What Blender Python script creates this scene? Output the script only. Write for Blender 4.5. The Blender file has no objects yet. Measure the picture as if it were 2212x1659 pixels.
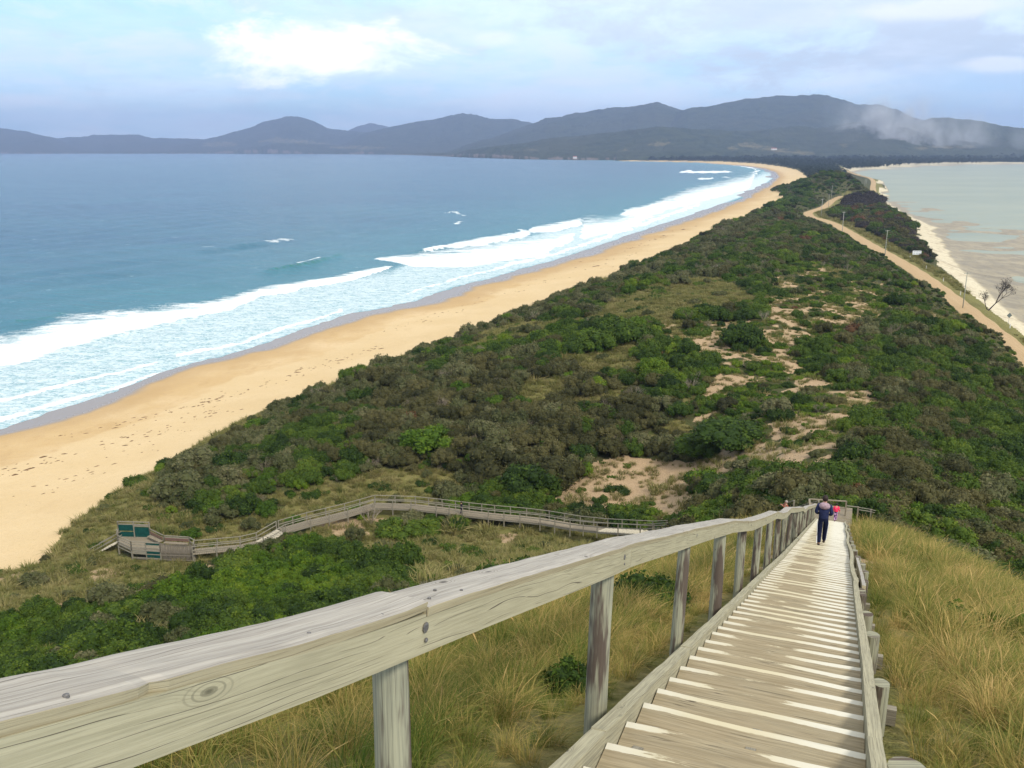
import bpy, math, random
import numpy as np
from mathutils import Vector, Matrix
R = math.radians
SC = bpy.context.scene
COL = SC.collection
rng = np.random.default_rng(7)
random.seed(7)

# ------------------------------------------------------------------ camera, sky, sun, exposure
H = 50.0                                   # lens height above the sea
PITCH = R(14.8)
FPX = 890.0
cd = bpy.data.cameras.new('camera'); cam = bpy.data.objects.new('camera', cd); COL.objects.link(cam)
cam.location = (0, 0, H); cam.rotation_euler = (R(90) - PITCH, 0, 0)
cd.sensor_fit = 'HORIZONTAL'; cd.sensor_width = 36.0; cd.lens = 36.0 * FPX / 1024.0
cd.clip_start = 0.05; cd.clip_end = 60000
SC.camera = cam
SUN_EL, SUN_AZ = R(44), R(146)             # azimuth clockwise from the view direction (+Y)
world = bpy.data.worlds.new('World'); SC.world = world; world.use_nodes = True
def build_world():
    nt = world.node_tree; N = nt.nodes; L = nt.links; N.clear()
    out = N.new('ShaderNodeOutputWorld'); bg = N.new('ShaderNodeBackground'); bg.inputs[1].default_value = 0.1
    L.new(bg.outputs[0], out.inputs[0])
    sky = N.new('ShaderNodeTexSky'); sky.sky_type = 'NISHITA'; sky.sun_disc = False
    sky.sun_elevation = SUN_EL; sky.sun_rotation = SUN_AZ; sky.dust_density = 1.5; sky.ozone_density = 1.5
    tc = N.new('ShaderNodeTexCoord')
    sep = N.new('ShaderNodeSeparateXYZ'); L.new(tc.outputs['Generated'], sep.inputs[0])
    def math_(op, a, b=None, clamp=False):
        m = N.new('ShaderNodeMath'); m.operation = op; m.use_clamp = clamp
        for i, v in enumerate((a, b)):
            if v is None: continue
            if isinstance(v, (int, float)): m.inputs[i].default_value = v
            else: L.new(v, m.inputs[i])
        return m.outputs[0]
    # flat cloud deck coordinates: x/(z+k), y/(z+k)
    zk = math_('ADD', math_('MAXIMUM', sep.outputs[2], 0.0), 0.10)
    cx = math_('DIVIDE', sep.outputs[0], zk); cy = math_('DIVIDE', sep.outputs[1], zk)
    cmb = N.new('ShaderNodeCombineXYZ'); L.new(cx, cmb.inputs[0]); L.new(cy, cmb.inputs[1])
    def noise(vec, scale, detail, rough, off=(0, 0, 0), sc=(1, 1, 1), dist=0.0):
        mp = N.new('ShaderNodeMapping'); mp.inputs['Location'].default_value = off; mp.inputs['Scale'].default_value = sc
        L.new(vec, mp.inputs[0])
        n = N.new('ShaderNodeTexNoise'); n.inputs['Scale'].default_value = scale; n.inputs['Detail'].default_value = detail
        n.inputs['Roughness'].default_value = rough; n.inputs['Distortion'].default_value = dist
        L.new(mp.outputs[0], n.inputs['Vector']); return n.outputs[0]
    def ramp(v, lo, hi):
        m = N.new('ShaderNodeMapRange'); m.interpolation_type = 'SMOOTHSTEP'
        m.inputs['From Min'].default_value = lo; m.inputs['From Max'].default_value = hi
        L.new(v, m.inputs[0]); return m.outputs[0]
    def mix(f, a, b):
        m = N.new('ShaderNodeMix'); m.data_type = 'RGBA'
        if isinstance(f, float): m.inputs[0].default_value = f
        else: L.new(f, m.inputs[0])
        for i, v in ((6, a), (7, b)):
            if isinstance(v, tuple): m.inputs[i].default_value = (*v, 1)
            else: L.new(v, m.inputs[i])
        return m.outputs[2]
    gen = tc.outputs['Generated']
    n1 = noise(cmb.outputs[0], 0.42, 10, 0.62, (3.1, 1.7, 0), (1, 0.85, 1), 0.25)
    n2 = noise(cmb.outputs[0], 1.1, 8, 0.62, (8.3, 4.4, 0), (1, 0.9, 1), 0.2)
    n3 = noise(gen, 9.0, 9, 0.66, (0, 0, 0), (1, 1, 2.4), 0.3)
    def blob(az, el, ra, re):
        # soft patch of cloud round one direction of the sky
        a = math_('ARCTAN2', sep.outputs[0], sep.outputs[1]); e = math_('ARCSINE', sep.outputs[2])
        da = math_('DIVIDE', math_('SUBTRACT', a, R(az)), R(ra)); de = math_('DIVIDE', math_('SUBTRACT', e, R(el)), R(re))
        d = math_('SQRT', math_('ADD', math_('MULTIPLY', da, da), math_('MULTIPLY', de, de)))
        d = math_('ADD', d, math_('MULTIPLY', math_('SUBTRACT', n3, 0.5), 3.2))
        d = math_('ADD', d, math_('MULTIPLY', math_('SUBTRACT', n2, 0.5), 1.3))
        m = N.new('ShaderNodeMapRange'); m.interpolation_type = 'SMOOTHSTEP'
        m.inputs['From Min'].default_value = 1.3; m.inputs['From Max'].default_value = 0.35
        L.new(d, m.inputs[0]); return m.outputs[0]
    sc_ = N.new('ShaderNodeVectorMath'); sc_.operation = 'MULTIPLY'; sc_.inputs[1].default_value = (0.78, 0.98, 1.22)
    L.new(sky.outputs[0], sc_.inputs[0])
    base = mix(0.6, sc_.outputs[0], (6.0, 9.3, 11.8))
    thin = math_('MULTIPLY', ramp(n1, 0.40, 0.66), 0.85)
    c = mix(thin, base, (7.8, 9.2, 10.6))
    deck = blob(22, 9.2, 24, 4.4); c = mix(math_('MULTIPLY', deck, 0.9), c, (6.0, 6.8, 8.0))
    deck2 = blob(27, 5.2, 14, 1.7); c = mix(math_('MULTIPLY', deck2, 0.8), c, (5.0, 5.8, 7.0))
    deck3 = blob(-7, 7.0, 7, 1.3); c = mix(math_('MULTIPLY', deck3, 0.45), c, (5.9, 7.0, 8.8))
    br = ramp(n2, 0.46, 0.66); c = mix(math_('MULTIPLY', br, 0.5), c, (7.6, 8.3, 9.5))
    wsp = ramp(n3, 0.50, 0.64); c = mix(math_('MULTIPLY', wsp, 0.45), c, (7.8, 8.5, 9.6))
    drk = ramp(n3, 0.50, 0.36); c = mix(math_('MULTIPLY', drk, 0.42), c, (5.5, 6.7, 8.2))
    clear = blob(30, 3.4, 9, 1.3); c = mix(math_('MULTIPLY', clear, 0.7), c, (4.6, 6.9, 9.4))
    b1 = blob(-11.4, 5.5, 6.4, 1.7); c = mix(math_('MULTIPLY', b1, 0.92), c, (12.5, 12.5, 12.0))
    b2 = blob(-1, 6.4, 1.7, 0.5); c = mix(math_('MULTIPLY', b2, 0.45), c, (9.8, 10.0, 10.2))
    b3 = blob(24.0, 7.4, 5.5, 0.55); c = mix(math_('MULTIPLY', b3, 0.55), c, (9.0, 9.2, 9.5))
    b4 = blob(27.0, 4.4, 2.0, 0.4); c = mix(math_('MULTIPLY', b4, 0.6), c, (9.2, 9.3, 9.5))
    up = ramp(sep.outputs[2], 0.24, 0.5); c = mix(math_('MULTIPLY', up, 0.9), c, (7.5, 7.5, 7.4))
    L.new(c, bg.inputs[0])
build_world()
sd = bpy.data.lights.new('sun', 'SUN'); sun = bpy.data.objects.new('sun', sd); COL.objects.link(sun)
sd.energy = 2.5; sd.angle = R(10); sd.color = (1.0, 0.95, 0.86)
_d = Vector((math.sin(SUN_AZ) * math.cos(SUN_EL), math.cos(SUN_AZ) * math.cos(SUN_EL), math.sin(SUN_EL)))
sun.rotation_euler = _d.to_track_quat('Z', 'Y').to_euler(); sun.location = (40, -40, 120)
SC.view_settings.view_transform = 'Standard'; SC.view_settings.look = 'None'
SC.view_settings.exposure = 0.56; SC.view_settings.gamma = 1.0
SC.render.engine = 'CYCLES'
SC.cycles.use_denoising = True
SC.cycles.max_bounces = 6; SC.cycles.diffuse_bounces = 3; SC.cycles.glossy_bounces = 2
SC.cycles.transmission_bounces = 2; SC.cycles.volume_bounces = 0; SC.cycles.transparent_max_bounces = 8
SC.cycles.volume_max_steps = 64

# ------------------------------------------------------------------ measuring: a pixel of the 2212 px wide view -> a point of the place
KD = 1024 / 2212.0
CA, SA = math.cos(PITCH), math.sin(PITCH)
def ray(xd, yd):
    u = (xd * KD - 512) / FPX; v = (384 - yd * KD) / FPX
    return np.array([u, CA + v * SA, -SA + v * CA])
def atz(xd, yd, z):
    r = ray(xd, yd); return r * ((z - H) / r[2]) + np.array([0, 0, H])
def atd(xd, yd, d):
    return ray(xd, yd) * d + np.array([0, 0, H])
def todisp(x, y, z):
    z = z - H; d = y * CA - z * SA
    d = np.where(d < 0.01, 0.01, d)
    return (512 + FPX * x / d) / KD, (384 - FPX * (y * SA + z * CA) / d) / KD
def full(x, y): return x * 2212 / 2448.0, y * 2212 / 2448.0
def zf(x, y): return 1750 * .9036 + x / 3.0157 * .9036, 350 * .9036 + y / 3.0157 * .9036   # detail view of the isthmus road

# ------------------------------------------------------------------ noise
def _hash(ix, iy, s):
    h = (ix.astype(np.int64) * 374761393 + iy.astype(np.int64) * 668265263 + s * 974634777) & 0x7fffffff
    h = ((h ^ (h >> 13)) * 1274126177) & 0x7fffffff
    return ((h ^ (h >> 16)) & 0xffff) / 65535.0
def vnoise(x, y, s=0):
    xi = np.floor(x); yi = np.floor(y); fx = x - xi; fy = y - yi
    fx = fx * fx * (3 - 2 * fx); fy = fy * fy * (3 - 2 * fy)
    a = _hash(xi, yi, s); b = _hash(xi + 1, yi, s); c = _hash(xi, yi + 1, s); d = _hash(xi + 1, yi + 1, s)
    return (a * (1 - fx) + b * fx) * (1 - fy) + (c * (1 - fx) + d * fx) * fy
def fbm(x, y, o=4, s=0, g=0.5):
    t = 0; a = 1; n = 0
    for i in range(o):
        t = t + a * (vnoise(x, y, s + i * 17) - 0.5); n += a; a *= g; x = x * 2.03 + 5.1; y = y * 2.03 + 1.7
    return t / n * 2
def sstep(a, b, x):
    t = np.clip((x - a) / (b - a), 0, 1); return t * t * (3 - 2 * t)
def interp(x, pts, j=1):
    p = np.array(pts, float); return np.interp(x, p[:, 0], p[:, j])
def inpoly(x, y, poly):
    r = np.zeros(np.shape(x), bool); n = len(poly)
    for i in range(n):
        x0, y0 = poly[i]; x1, y1 = poly[(i + 1) % n]
        c = ((y0 > y) != (y1 > y)); t = (y - y0) / ((y1 - y0) if y1 != y0 else 1e-9)
        r ^= c & (x < x0 + t * (x1 - x0))
    return r
def polydist(x, y, pl):
    best = np.full(np.shape(x), 1e9); side = np.zeros(np.shape(x)); zz = np.zeros(np.shape(x)); al = np.zeros(np.shape(x)); acc = 0
    for (a, b) in zip(pl[:-1], pl[1:]):
        dx, dy = b[0] - a[0], b[1] - a[1]; l2 = dx * dx + dy * dy
        t = np.clip(((x - a[0]) * dx + (y - a[1]) * dy) / l2, 0, 1)
        d = np.hypot(x - a[0] - t * dx, y - a[1] - t * dy); m = d < best
        best = np.where(m, d, best); side = np.where(m, dx * (y - a[1]) - dy * (x - a[0]), side)
        zz = np.where(m, a[2] + t * (b[2] - a[2]), zz); al = np.where(m, acc + t * math.sqrt(l2), al); acc += math.sqrt(l2)
    return best, np.sign(side), zz, al

# ------------------------------------------------------------------ the stair's own frame: s along, c across, prof(s) tread height
TH = R(21.3); ST, CT = math.sin(TH), math.cos(TH)
def sc2(s, c): return (s * ST + c * CT, s * CT - c * ST)
PROF = [(-6, 0.85), (0, -1.5), (3.6, -2.9), (8.6, -4.83), (12.4, -6.3), (15.8, -7.6), (20.7, -9.5), (26.2, -11.57), (35.6, -15.1), (57.5, -23.35), (62, -23.9)]
def prof(s): return H + interp(s, PROF)
def cright(s): return interp(s, [(-5, .28), (4.7, .30), (7.8, .35), (13.6, .40), (20, .47), (33, .52), (57.5, .66)])
CL = -1.02

# ------------------------------------------------------------------ height of the land
WATER = [(-500, 1080), (-250, 1005), (0, 927), (130, 884), (200, 862), (270, 836), (340, 806), (400, 788), (480, 768), (540, 752), (620, 722), (690, 700), (760, 676), (830, 664), (900, 648), (980, 618), (1050, 603), (1120, 580), (1180, 566), (1300, 527), (1400, 493), (1500, 462), (1600, 425), (1645, 402), (1668, 384), (1665, 372), (1640, 364), (1600, 358), (1500, 351), (1370, 347.2), (1300, 345.5)]
VEG = [(-420, 1330), (-200, 1285), (0, 1240), (100, 1212), (112, 1190), (135, 1150), (240, 1070), (340, 1012), (450, 945), (560, 890), (690, 845), (780, 800), (950, 745), (1100, 690), (1300, 605), (1450, 545), (1600, 475), (1700, 430), (1735, 402), (1745, 386), (1722, 368), (1690, 361), (1640, 354), (1560, 349.5), (1370, 346)]
CTL = []
def add(lst, z):
    for p in lst:
        w = atz(p[0], p[1], z); CTL.append((w[0], w[1], z))
def dens(l, k=4): return [tuple(np.array(a) + (np.array(b) - np.array(a)) * i / k) for a, b in zip(l[:-1], l[1:]) for i in range(k)] + [tuple(l[-1])]
add(dens(WATER, 3), 0.0)
for p in WATER[:20]:
    w = atz(p[0], p[1], 0); n = np.array([-.93, .37]); CTL.append((w[0] + n[0] * 50, w[1] + n[1] * 50, -3.0))
for p in WATER[20:]:
    w = atz(p[0], p[1], 0); CTL.append((w[0] * .93 - 60, w[1] * .93, -3.0))
add(dens(VEG, 3), 3.2)
for x, y, z in [(-300, 1330, 5), (60, 1235, 4), (250, 1120, 4.2), (420, 1035, 6), (520, 965, 6.5), (650, 900, 7), (820, 830, 8), (1000, 765, 9), (1150, 705, 9.5), (1320, 640, 10), (1480, 575, 10.5), (1640, 490, 9), (1722, 440, 9.5),
                (480, 1100, 5), (700, 1060, 6), (850, 990, 7.5), (1000, 900, 9.5), (1100, 810, 12), (1200, 740, 13.5), (1320, 680, 15), (1000, 1040, 7), (1180, 1000, 8.5), (1200, 870, 11.5), (1350, 850, 13.5), (1350, 760, 15), (1350, 930, 11),
                (1500, 640, 17), (1400, 620, 13.5), (1450, 710, 16.2), (1600, 700, 16), (1650, 800, 16), (1560, 860, 14.5), (1650, 900, 16.5), (1700, 980, 18.5), (1760, 1040, 22), (1600, 1010, 14.5), (1620, 1080, 16), (1600, 640, 16.6), (1700, 600, 15), (1600, 570, 14), (1500, 575, 12.5),
                (1300, 1060, 8.3), (1400, 1035, 8.7), (1480, 1060, 9.6), (1440, 990, 9.3), (1250, 1040, 7.8), (1550, 960, 12.5), (1520, 1120, 12), (1230, 1100, 7),
                (1800, 640, 14.5), (1850, 720, 15.5), (1900, 850, 17), (1800, 760, 16), (1800, 880, 18), (1860, 960, 20), (2000, 740, 13.5), (2050, 850, 15), (2000, 930, 17.5), (2150, 880, 11.5), (1950, 1020, 20.5), (2060, 1010, 18), (2212, 920, 10), (2150, 1010, 15), (2212, 1080, 17), (2120, 1100, 20), (2300, 1200, 16), (1960, 1090, 22.5), (2020, 1140, 23),
                (1700, 505, 11), (1640, 540, 12), (1760, 500, 9.5), (1790, 545, 11), (1730, 460, 8), (1850, 590, 12.5), (1730, 565, 13),
                (1820, 503, 8), (1900, 546, 9), (2000, 614, 11.5), (2100, 690, 11.5), (2160, 728, 10.5), (2212, 785, 8.5), (2350, 930, 7),
                # foot slope left of the lookout hill
                (-200, 1420, 6), (0, 1330, 7), (250, 1290, 6), (500, 1235, 5.2), (750, 1190, 6), (950, 1150, 6.5), (1150, 1140, 7), (1300, 1160, 8.3), (1420, 1170, 10),
                (0, 1480, 14), (200, 1400, 12), (400, 1340, 10.5), (600, 1270, 9), (800, 1240, 9.5), (1000, 1230, 11), (1150, 1200, 11.3), (1250, 1215, 13), (-300, 1560, 17), (0, 1650, 22), (300, 1560, 20), (600, 1400, 16), (900, 1350, 19), (1150, 1260, 16.5), (1330, 1200, 14),
                # the big dune further down the neck
                (1760, 430, 6), (1700, 405, 6), (1780, 400, 14), (1815, 385, 20), (1850, 400, 17), (1880, 420, 9), (1830, 430, 7.5)]:
    w = atz(x, y, z); CTL.append((w[0], w[1], z))
for x, y, z in [(atd(1800, 373, 960)), (atd(1780, 376, 940)), (atd(1830, 378, 940)), (atd(1755, 392, 850))]: CTL.append((x, y, z))
for xd, d, z in [(1800, 1150, 8), (1760, 1200, 6), (1850, 1200, 4), (1800, 1500, 4), (1830, 1900, 3.5), (1850, 2600, 3.5), (1700, 2900, 4), (1750, 2200, 4), (1600, 4300, 6), (2000, 3600, 5), (2300, 3900, 5)]:
    CTL.append(((xd * KD - 512) / FPX * d, d * .97, z))
ROADP = [atz(*zf(x, y), z) for x, y, z in [(700, 40, 4), (640, 70, 4), (700, 118, 4), (860, 190, 4), (1000, 232, 4), (1015, 300, 4), (1005, 345, 4.2), (900, 352, 4.2), (800, 358, 4.5), (730, 385, 4.6), (672, 432, 4.8), (590, 462, 5), (548, 480, 5), (575, 510, 5), (650, 528, 4.8), (735, 560, 4.6), (830, 612, 4.5), (960, 690, 4.4), (1110, 775, 4.3), (1260, 862, 4.2), (1400, 955, 4.1), (1550, 1068, 4.0), (1700, 1185, 3.9), (1850, 1308, 3.8), (2000, 1430, 3.7), (2140, 1550, 3.6), (2400, 1780, 3.5)]]
ROADP = [(p[0], p[1], p[2]) for p in ROADP]
for p in dens(ROADP[2:], 2): CTL.append(tuple(p))
BTOP = [zf(x, y) for x, y in [(1100, 420), (1200, 480), (1340, 560), (1420, 720), (1470, 850), (1600, 950), (1680, 1040), (1800, 1130), (1860, 1190), (2000, 1290), (2105, 1385), (2400, 1650)]]
BBOT = [zf(x, y) for x, y in [(1150, 430), (1270, 500), (1420, 565), (1550, 740), (1650, 870), (1780, 970), (1850, 1030), (1960, 1150), (2105, 1265), (2400, 1500)]]
BWAT = [zf(x, y) for x, y in [(1060, 330), (1105, 385), (1230, 386), (1350, 390), (1480, 420), (1560, 470), (1700, 545), (1800, 575), (2105, 612), (2500, 640)]]
BFAR = [(1830, 373), (1850, 370), (1900, 363.5), (1960, 359.5), (2030, 356.5), (2120, 354), (2212, 353), (2320, 352.6)]
add(dens(BTOP), 2.3); add(dens(BBOT), 0.45); add(dens(BWAT, 3), 0.0); add(dens(BFAR, 3), 0.3)
def lerp_line(A_, B_, t, n=16):
    A_ = np.array(dens(A_, 6)); B_ = np.array(dens(B_, 6)); ia = np.linspace(0, len(A_) - 1, n).astype(int); ib = np.linspace(0, len(B_) - 1, n).astype(int); return [tuple(A_[i] * (1 - t) + B_[j] * t) for i, j in zip(ia, ib)]
for t_, z_ in ((.12, .22), (.3, .15), (.5, .12), (.7, .12), (.88, .10)): add(lerp_line(BBOT, BWAT[1:], t_, 22), z_)
add([(x, y - 7) for x, y in dens(BWAT[2:], 2)], -.4)
for o_, z_ in ((3, -.4), (9, -.9), (20, -1)): add([(x, y + o_) for x, y in dens(BFAR[1:], 2)], z_)
add([(x, y - 1.3) for x, y in BFAR[2:]], 3)
for x, y, z in [
                (zf(1500, 300) + (-1,)), (zf(2000, 400) + (-1,)), (zf(2300, 500) + (-1,)), (zf(1200, 250) + (-1,)), (1950, 385, -1), (2200, 370, -1), (2100, 400, -1), (2300, 420, -1)]:
    w = atz(x, y, z); CTL.append((w[0], w[1], z))
add([(322, 1222), (345, 1214), (400, 1214), (430, 1214), (290, 1205)], 4.1)
for x, y in [(1860, 640), (1000, 470), (1150, 560), (1000, 580), (1200, 700), (1350, 780)][1:]:
    w = atz(*zf(x, y), 4.5); CTL.append((w[0], w[1], 4.5))
def near_z(s, c):
    s = np.asarray(s, float); c = np.asarray(c, float)
    p = prof(s) - 0.42
    l = np.clip(-1.35 - c, 0, None); r = np.clip(c - cright(s) - .15, 0, None)
    gl = np.where(l < 6, .12 * l + .035 * l * l, .72 + 1.26 + (l - 6) * .56)
    rr = np.clip(r - 3.2, 0, None)
    gr = .03 * np.minimum(r, 3.2) + .16 * rr + np.where(rr < 4, .06 * rr * rr, .96 + (rr - 4) * .48)
    return p - gl - gr
for s in (0, 2, 4, 7, 11, 16, 22, 29, 37, 46, 55):
    for c in (-14, -9, -5, -2, .9, 3, 6, 9, 14):
        x, y = sc2(s, c)
        if y > 0.8: CTL.append((x, y, float(near_z(s, c))))
for x, y, z in [(1690, 400, 2.5), (1712, 392, 2.6), (1690, 412, 2.8), (1660, 420, 2.4), (1672, 395, 1.6), (1715, 380, 2.6), (1700, 373, 2.4), (1640, 440, 2.4), (1600, 452, 2.0), (1660, 365, 1.0), (1630, 395, -1.5), (1600, 400, -2.5), (1640, 378, -2), (1610, 368, -2),
                (1930, 420, -.6), (1990, 424, -.8), (2060, 450, -.8), (2120, 470, -.8), (2200, 495, -.8), (1865, 384, -.5), (1888, 400, -.5), (1840, 376, -.3), (1870, 372, -.5), (1905, 368, -.5), (1960, 364, -.5), (2030, 361, -.5), (2120, 358, -.5), (2212, 356.5, -.5), (2320, 356, -.5)]:
    w = atz(x, y, z); CTL.append((w[0], w[1], z))
CTL = np.array(CTL)
def q_(x, y):
    r = np.hypot(x, y); return np.stack([np.arctan2(x, y), np.log(np.maximum(r, .3))], -1)
_Q = q_(CTL[:, 0], CTL[:, 1])
_keep = []
for i in range(len(_Q)):
    if all(np.hypot(*(_Q[i] - _Q[j])) > .004 for j in _keep): _keep.append(i)
_Q = _Q[_keep]; _Z = CTL[_keep, 2]
def _solve():
    n = len(_Q); D = np.hypot(_Q[:, None, 0] - _Q[None, :, 0], _Q[:, None, 1] - _Q[None, :, 1])
    Mx = np.zeros((n + 3, n + 3)); Mx[:n, :n] = D + np.eye(n) * -1e-4
    Mx[:n, n] = 1; Mx[:n, n + 1:] = _Q; Mx[n, :n] = 1; Mx[n + 1:, :n] = _Q.T
    b = np.zeros(n + 3); b[:n] = _Z; return np.linalg.solve(Mx, b)
_W = _solve()
def rbf(x, y):
    sh = np.shape(x); q = q_(np.ravel(x), np.ravel(y)); out = np.empty(len(q)); n = len(_Q)
    for i in range(0, len(q), 20000):
        p = q[i:i + 20000]
        D = np.sqrt((p[:, None, 0] - _Q[None, :, 0]) ** 2 + (p[:, None, 1] - _Q[None, :, 1]) ** 2)
        out[i:i + 20000] = D @ _W[:n] + _W[n] + p @ _W[n + 1:]
    return out.reshape(sh)
# zones, measured in the 2212 px view
Z_HOLLOW = [(1195, 1085), (1230, 1045), (1290, 1000), (1350, 985), (1430, 990), (1490, 1000), (1560, 950), (1600, 960), (1520, 1010), (1500, 1060), (1510, 1110), (1440, 1125), (1300, 1115)]
Z_PATCH = [(1460, 900), (1500, 860), (1560, 800), (1440, 740), (1420, 700), (1500, 700), (1640, 690), (1660, 590), (1740, 555), (1850, 590), (1950, 625), (2080, 690), (2040, 710), (1930, 680), (1840, 720), (1700, 760), (1760, 810), (1900, 850), (1920, 890), (1830, 930), (1830, 1010), (1760, 1050), (1690, 1040), (1650, 1000), (1540, 960)]
Z_CREST = [(1250, 700), (1330, 650), (1400, 612), (1500, 594), (1590, 615), (1640, 645), (1600, 672), (1480, 690), (1450, 740), (1420, 700), (1340, 705)]
Z_FORE = [(90, 1230), (100, 1180), (240, 1066), (345, 1008), (338, 1090), (345, 1150), (260, 1180), (230, 1230)]
Z_LOW = [(-400, 1420), (-400, 1250), (0, 1225), (230, 1200), (440, 1215), (500, 1232), (430, 1262), (280, 1300), (120, 1322), (0, 1335)]
Z_MIDGRASS = [(700, 1185), (760, 1160), (940, 1150), (1000, 1140), (1180, 1130), (1330, 1150), (1460, 1160), (1450, 1230), (1250, 1260), (1000, 1290), (900, 1290), (860, 1240), (880, 1210)]
Z_BUMP = [(640, 1165), (700, 1125), (760, 1120), (900, 1120), (960, 1150), (900, 1160), (760, 1160), (690, 1180)]
Z_TREES = [zf(x, y) for x, y in [(650, 430), (800, 352), (960, 356), (1100, 345), (1120, 420), (1210, 480), (1340, 560), (1420, 720), (1470, 850), (1380, 830), (1250, 765), (1000, 640), (900, 600), (820, 560), (700, 505)]]
Z_CLEAR = [zf(x, y) for x, y in [(850, 470), (960, 455), (1060, 475), (960, 500)]]
LOWBUSH = [(-400, 1480), (-400, 1340), (0, 1345), (250, 1318), (430, 1285), (520, 1235), (640, 1195), (760, 1180), (880, 1200), (930, 1250), (900, 1300), (600, 1420), (0, 1600), (-400, 1700)]
def land(x, y, detail=True):
    x = np.asarray(x, float); y = np.asarray(y, float)
    r = np.hypot(x, y); z = rbf(x, y)
    if detail:
        xd, yd = todisp(x, y, z)
        rd, sd_, zr, al = polydist(x, y, ROADP)
        up = sstep(4.2, 6.5, z) * sstep(5, 16, rd)
        amp = np.clip(r / 160., .25, 1.0)
        z = z + up * amp * (1.5 * fbm(x / 22., y / 22., 4, 3) + .5 * fbm(x / 6., y / 6., 3, 9))
        bch = (1 - sstep(3, 4.5, z)) * sstep(-.6, .5, z) * (rd > 12) * (np.abs(x) * 0 + 1)
        left = sd_ < 0
        z = z + np.where(left, bch * (.16 * fbm(x / 30., y / 30., 3, 31) + .05 * fbm(x / 3., y / 3., 2, 33)), 0)
        # tidal flat relief: long low bars across the view
        fl = (~left) & (z < .42) & (r < 3200)
        z = np.where(fl, z + .30 * fbm(x / 26. + 2 * fbm(x / 60, y / 60, 2, 5), y / 48., 4, 41, .5) * sstep(-1.2, -.05, z), z)
        cap_ = (sd_ > 0) & (y > 930) & (y < 1950) & (rd > 9); z = np.where(cap_, np.minimum(z, np.maximum(5.0 - (rd - 9) * .5, -.7)), z)
        w = 1 - sstep(4.2, 9, rd); z = z * (1 - w) + (zr - .05) * w
    # round the stair
    s = x * ST + y * CT; c = x * CT - y * ST
    w = sstep(-14, -7, c) * (1 - sstep(6.5, 13, c)) * (1 - sstep(52, 60, s))
    nz = near_z(s, c)
    if detail: nz = nz + .10 * fbm(x / 1.6, y / 1.6, 3, 77) * (1 - np.exp(-np.maximum(np.abs(c + .35) - 1.2, 0)))
    z = z * (1 - w) + nz * w
    under = (np.abs(c + .3) < 1.5) & (s > -6) & (s < 61)
    return np.where(under, np.minimum(z, prof(s) - .40), z)

# ------------------------------------------------------------------ materials
def mat_new(name):
    m = bpy.data.materials.new(name); m.use_nodes = True; m.node_tree.nodes.clear(); return m
class NT:
    def __init__(s, m): s.t = m.node_tree; s.n = s.t.nodes; s.l = s.t.links
    def node(s, t, **k):
        n = s.n.new(t)
        for a, b in k.items(): setattr(n, a, b)
        return n
    def put(s, sock, v):
        if v is None: return
        if isinstance(v, bpy.types.NodeSocket): s.l.new(v, sock)
        elif isinstance(v, tuple) and len(v) == 3 and sock.type == 'RGBA': sock.default_value = (*v, 1)
        else: sock.default_value = v
    def math(s, op, a, b=None, clamp=False, c=None):
        m = s.node('ShaderNodeMath', operation=op, use_clamp=clamp); s.put(m.inputs[0], a); s.put(m.inputs[1], b); s.put(m.inputs[2], c); return m.outputs[0]
    def mix(s, f, a, b, mode='MIX'):
        m = s.node('ShaderNodeMix', data_type='RGBA', blend_type=mode); s.put(m.inputs[0], f); s.put(m.inputs[6], a); s.put(m.inputs[7], b); return m.outputs[2]
    def ramp(s, v, a, b, lo=0.0, hi=1.0):
        m = s.node('ShaderNodeMapRange', interpolation_type='SMOOTHSTEP'); s.put(m.inputs[0], v)
        m.inputs[1].default_value = a; m.inputs[2].default_value = b; m.inputs[3].default_value = lo; m.inputs[4].default_value = hi; return m.outputs[0]
    def noise(s, vec, scale, detail=3, rough=.55, sc=None, loc=None, dist=0.0, rot=None):
        if sc or loc or rot:
            mp = s.node('ShaderNodeMapping'); s.put(mp.inputs[0], vec)
            if sc: mp.inputs['Scale'].default_value = sc
            if loc: mp.inputs['Location'].default_value = loc
            if rot: mp.inputs['Rotation'].default_value = rot
            vec = mp.outputs[0]
        n = s.node('ShaderNodeTexNoise'); s.put(n.inputs['Vector'], vec); n.inputs['Scale'].default_value = scale
        n.inputs['Detail'].default_value = detail; n.inputs['Roughness'].default_value = rough; n.inputs['Distortion'].default_value = dist
        return n.outputs[0]
    def attr(s, name, out='Fac'):
        n = s.node('ShaderNodeAttribute', attribute_name=name); return n.outputs[out]
    def bsdf(s, col, rough=.8, spec=.3, normal=None, **k):
        b = s.node('ShaderNodeBsdfPrincipled'); s.put(b.inputs['Base Color'], col); s.put(b.inputs['Roughness'], rough)
        s.put(b.inputs['Specular IOR Level'], spec); s.put(b.inputs['Normal'], normal)
        for a, v in k.items(): s.put(b.inputs[a.replace('_', ' ')], v)
        return b.outputs[0]
    def bump(s, h, strength=.5, dist=.02, normal=None):
        b = s.node('ShaderNodeBump'); b.inputs['Strength'].default_value = strength; b.inputs['Distance'].default_value = dist
        s.put(b.inputs['Height'], h); s.put(b.inputs['Normal'], normal); return b.outputs[0]
    def out(s, sh): o = s.node('ShaderNodeOutputMaterial'); s.l.new(sh, o.inputs[0])
    def geo(s): return s.node('ShaderNodeNewGeometry').outputs['Position']
    def uv(s): return s.node('ShaderNodeTexCoord').outputs['UV']
    def rnd(s): return s.node('ShaderNodeObjectInfo').outputs['Random']

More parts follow.
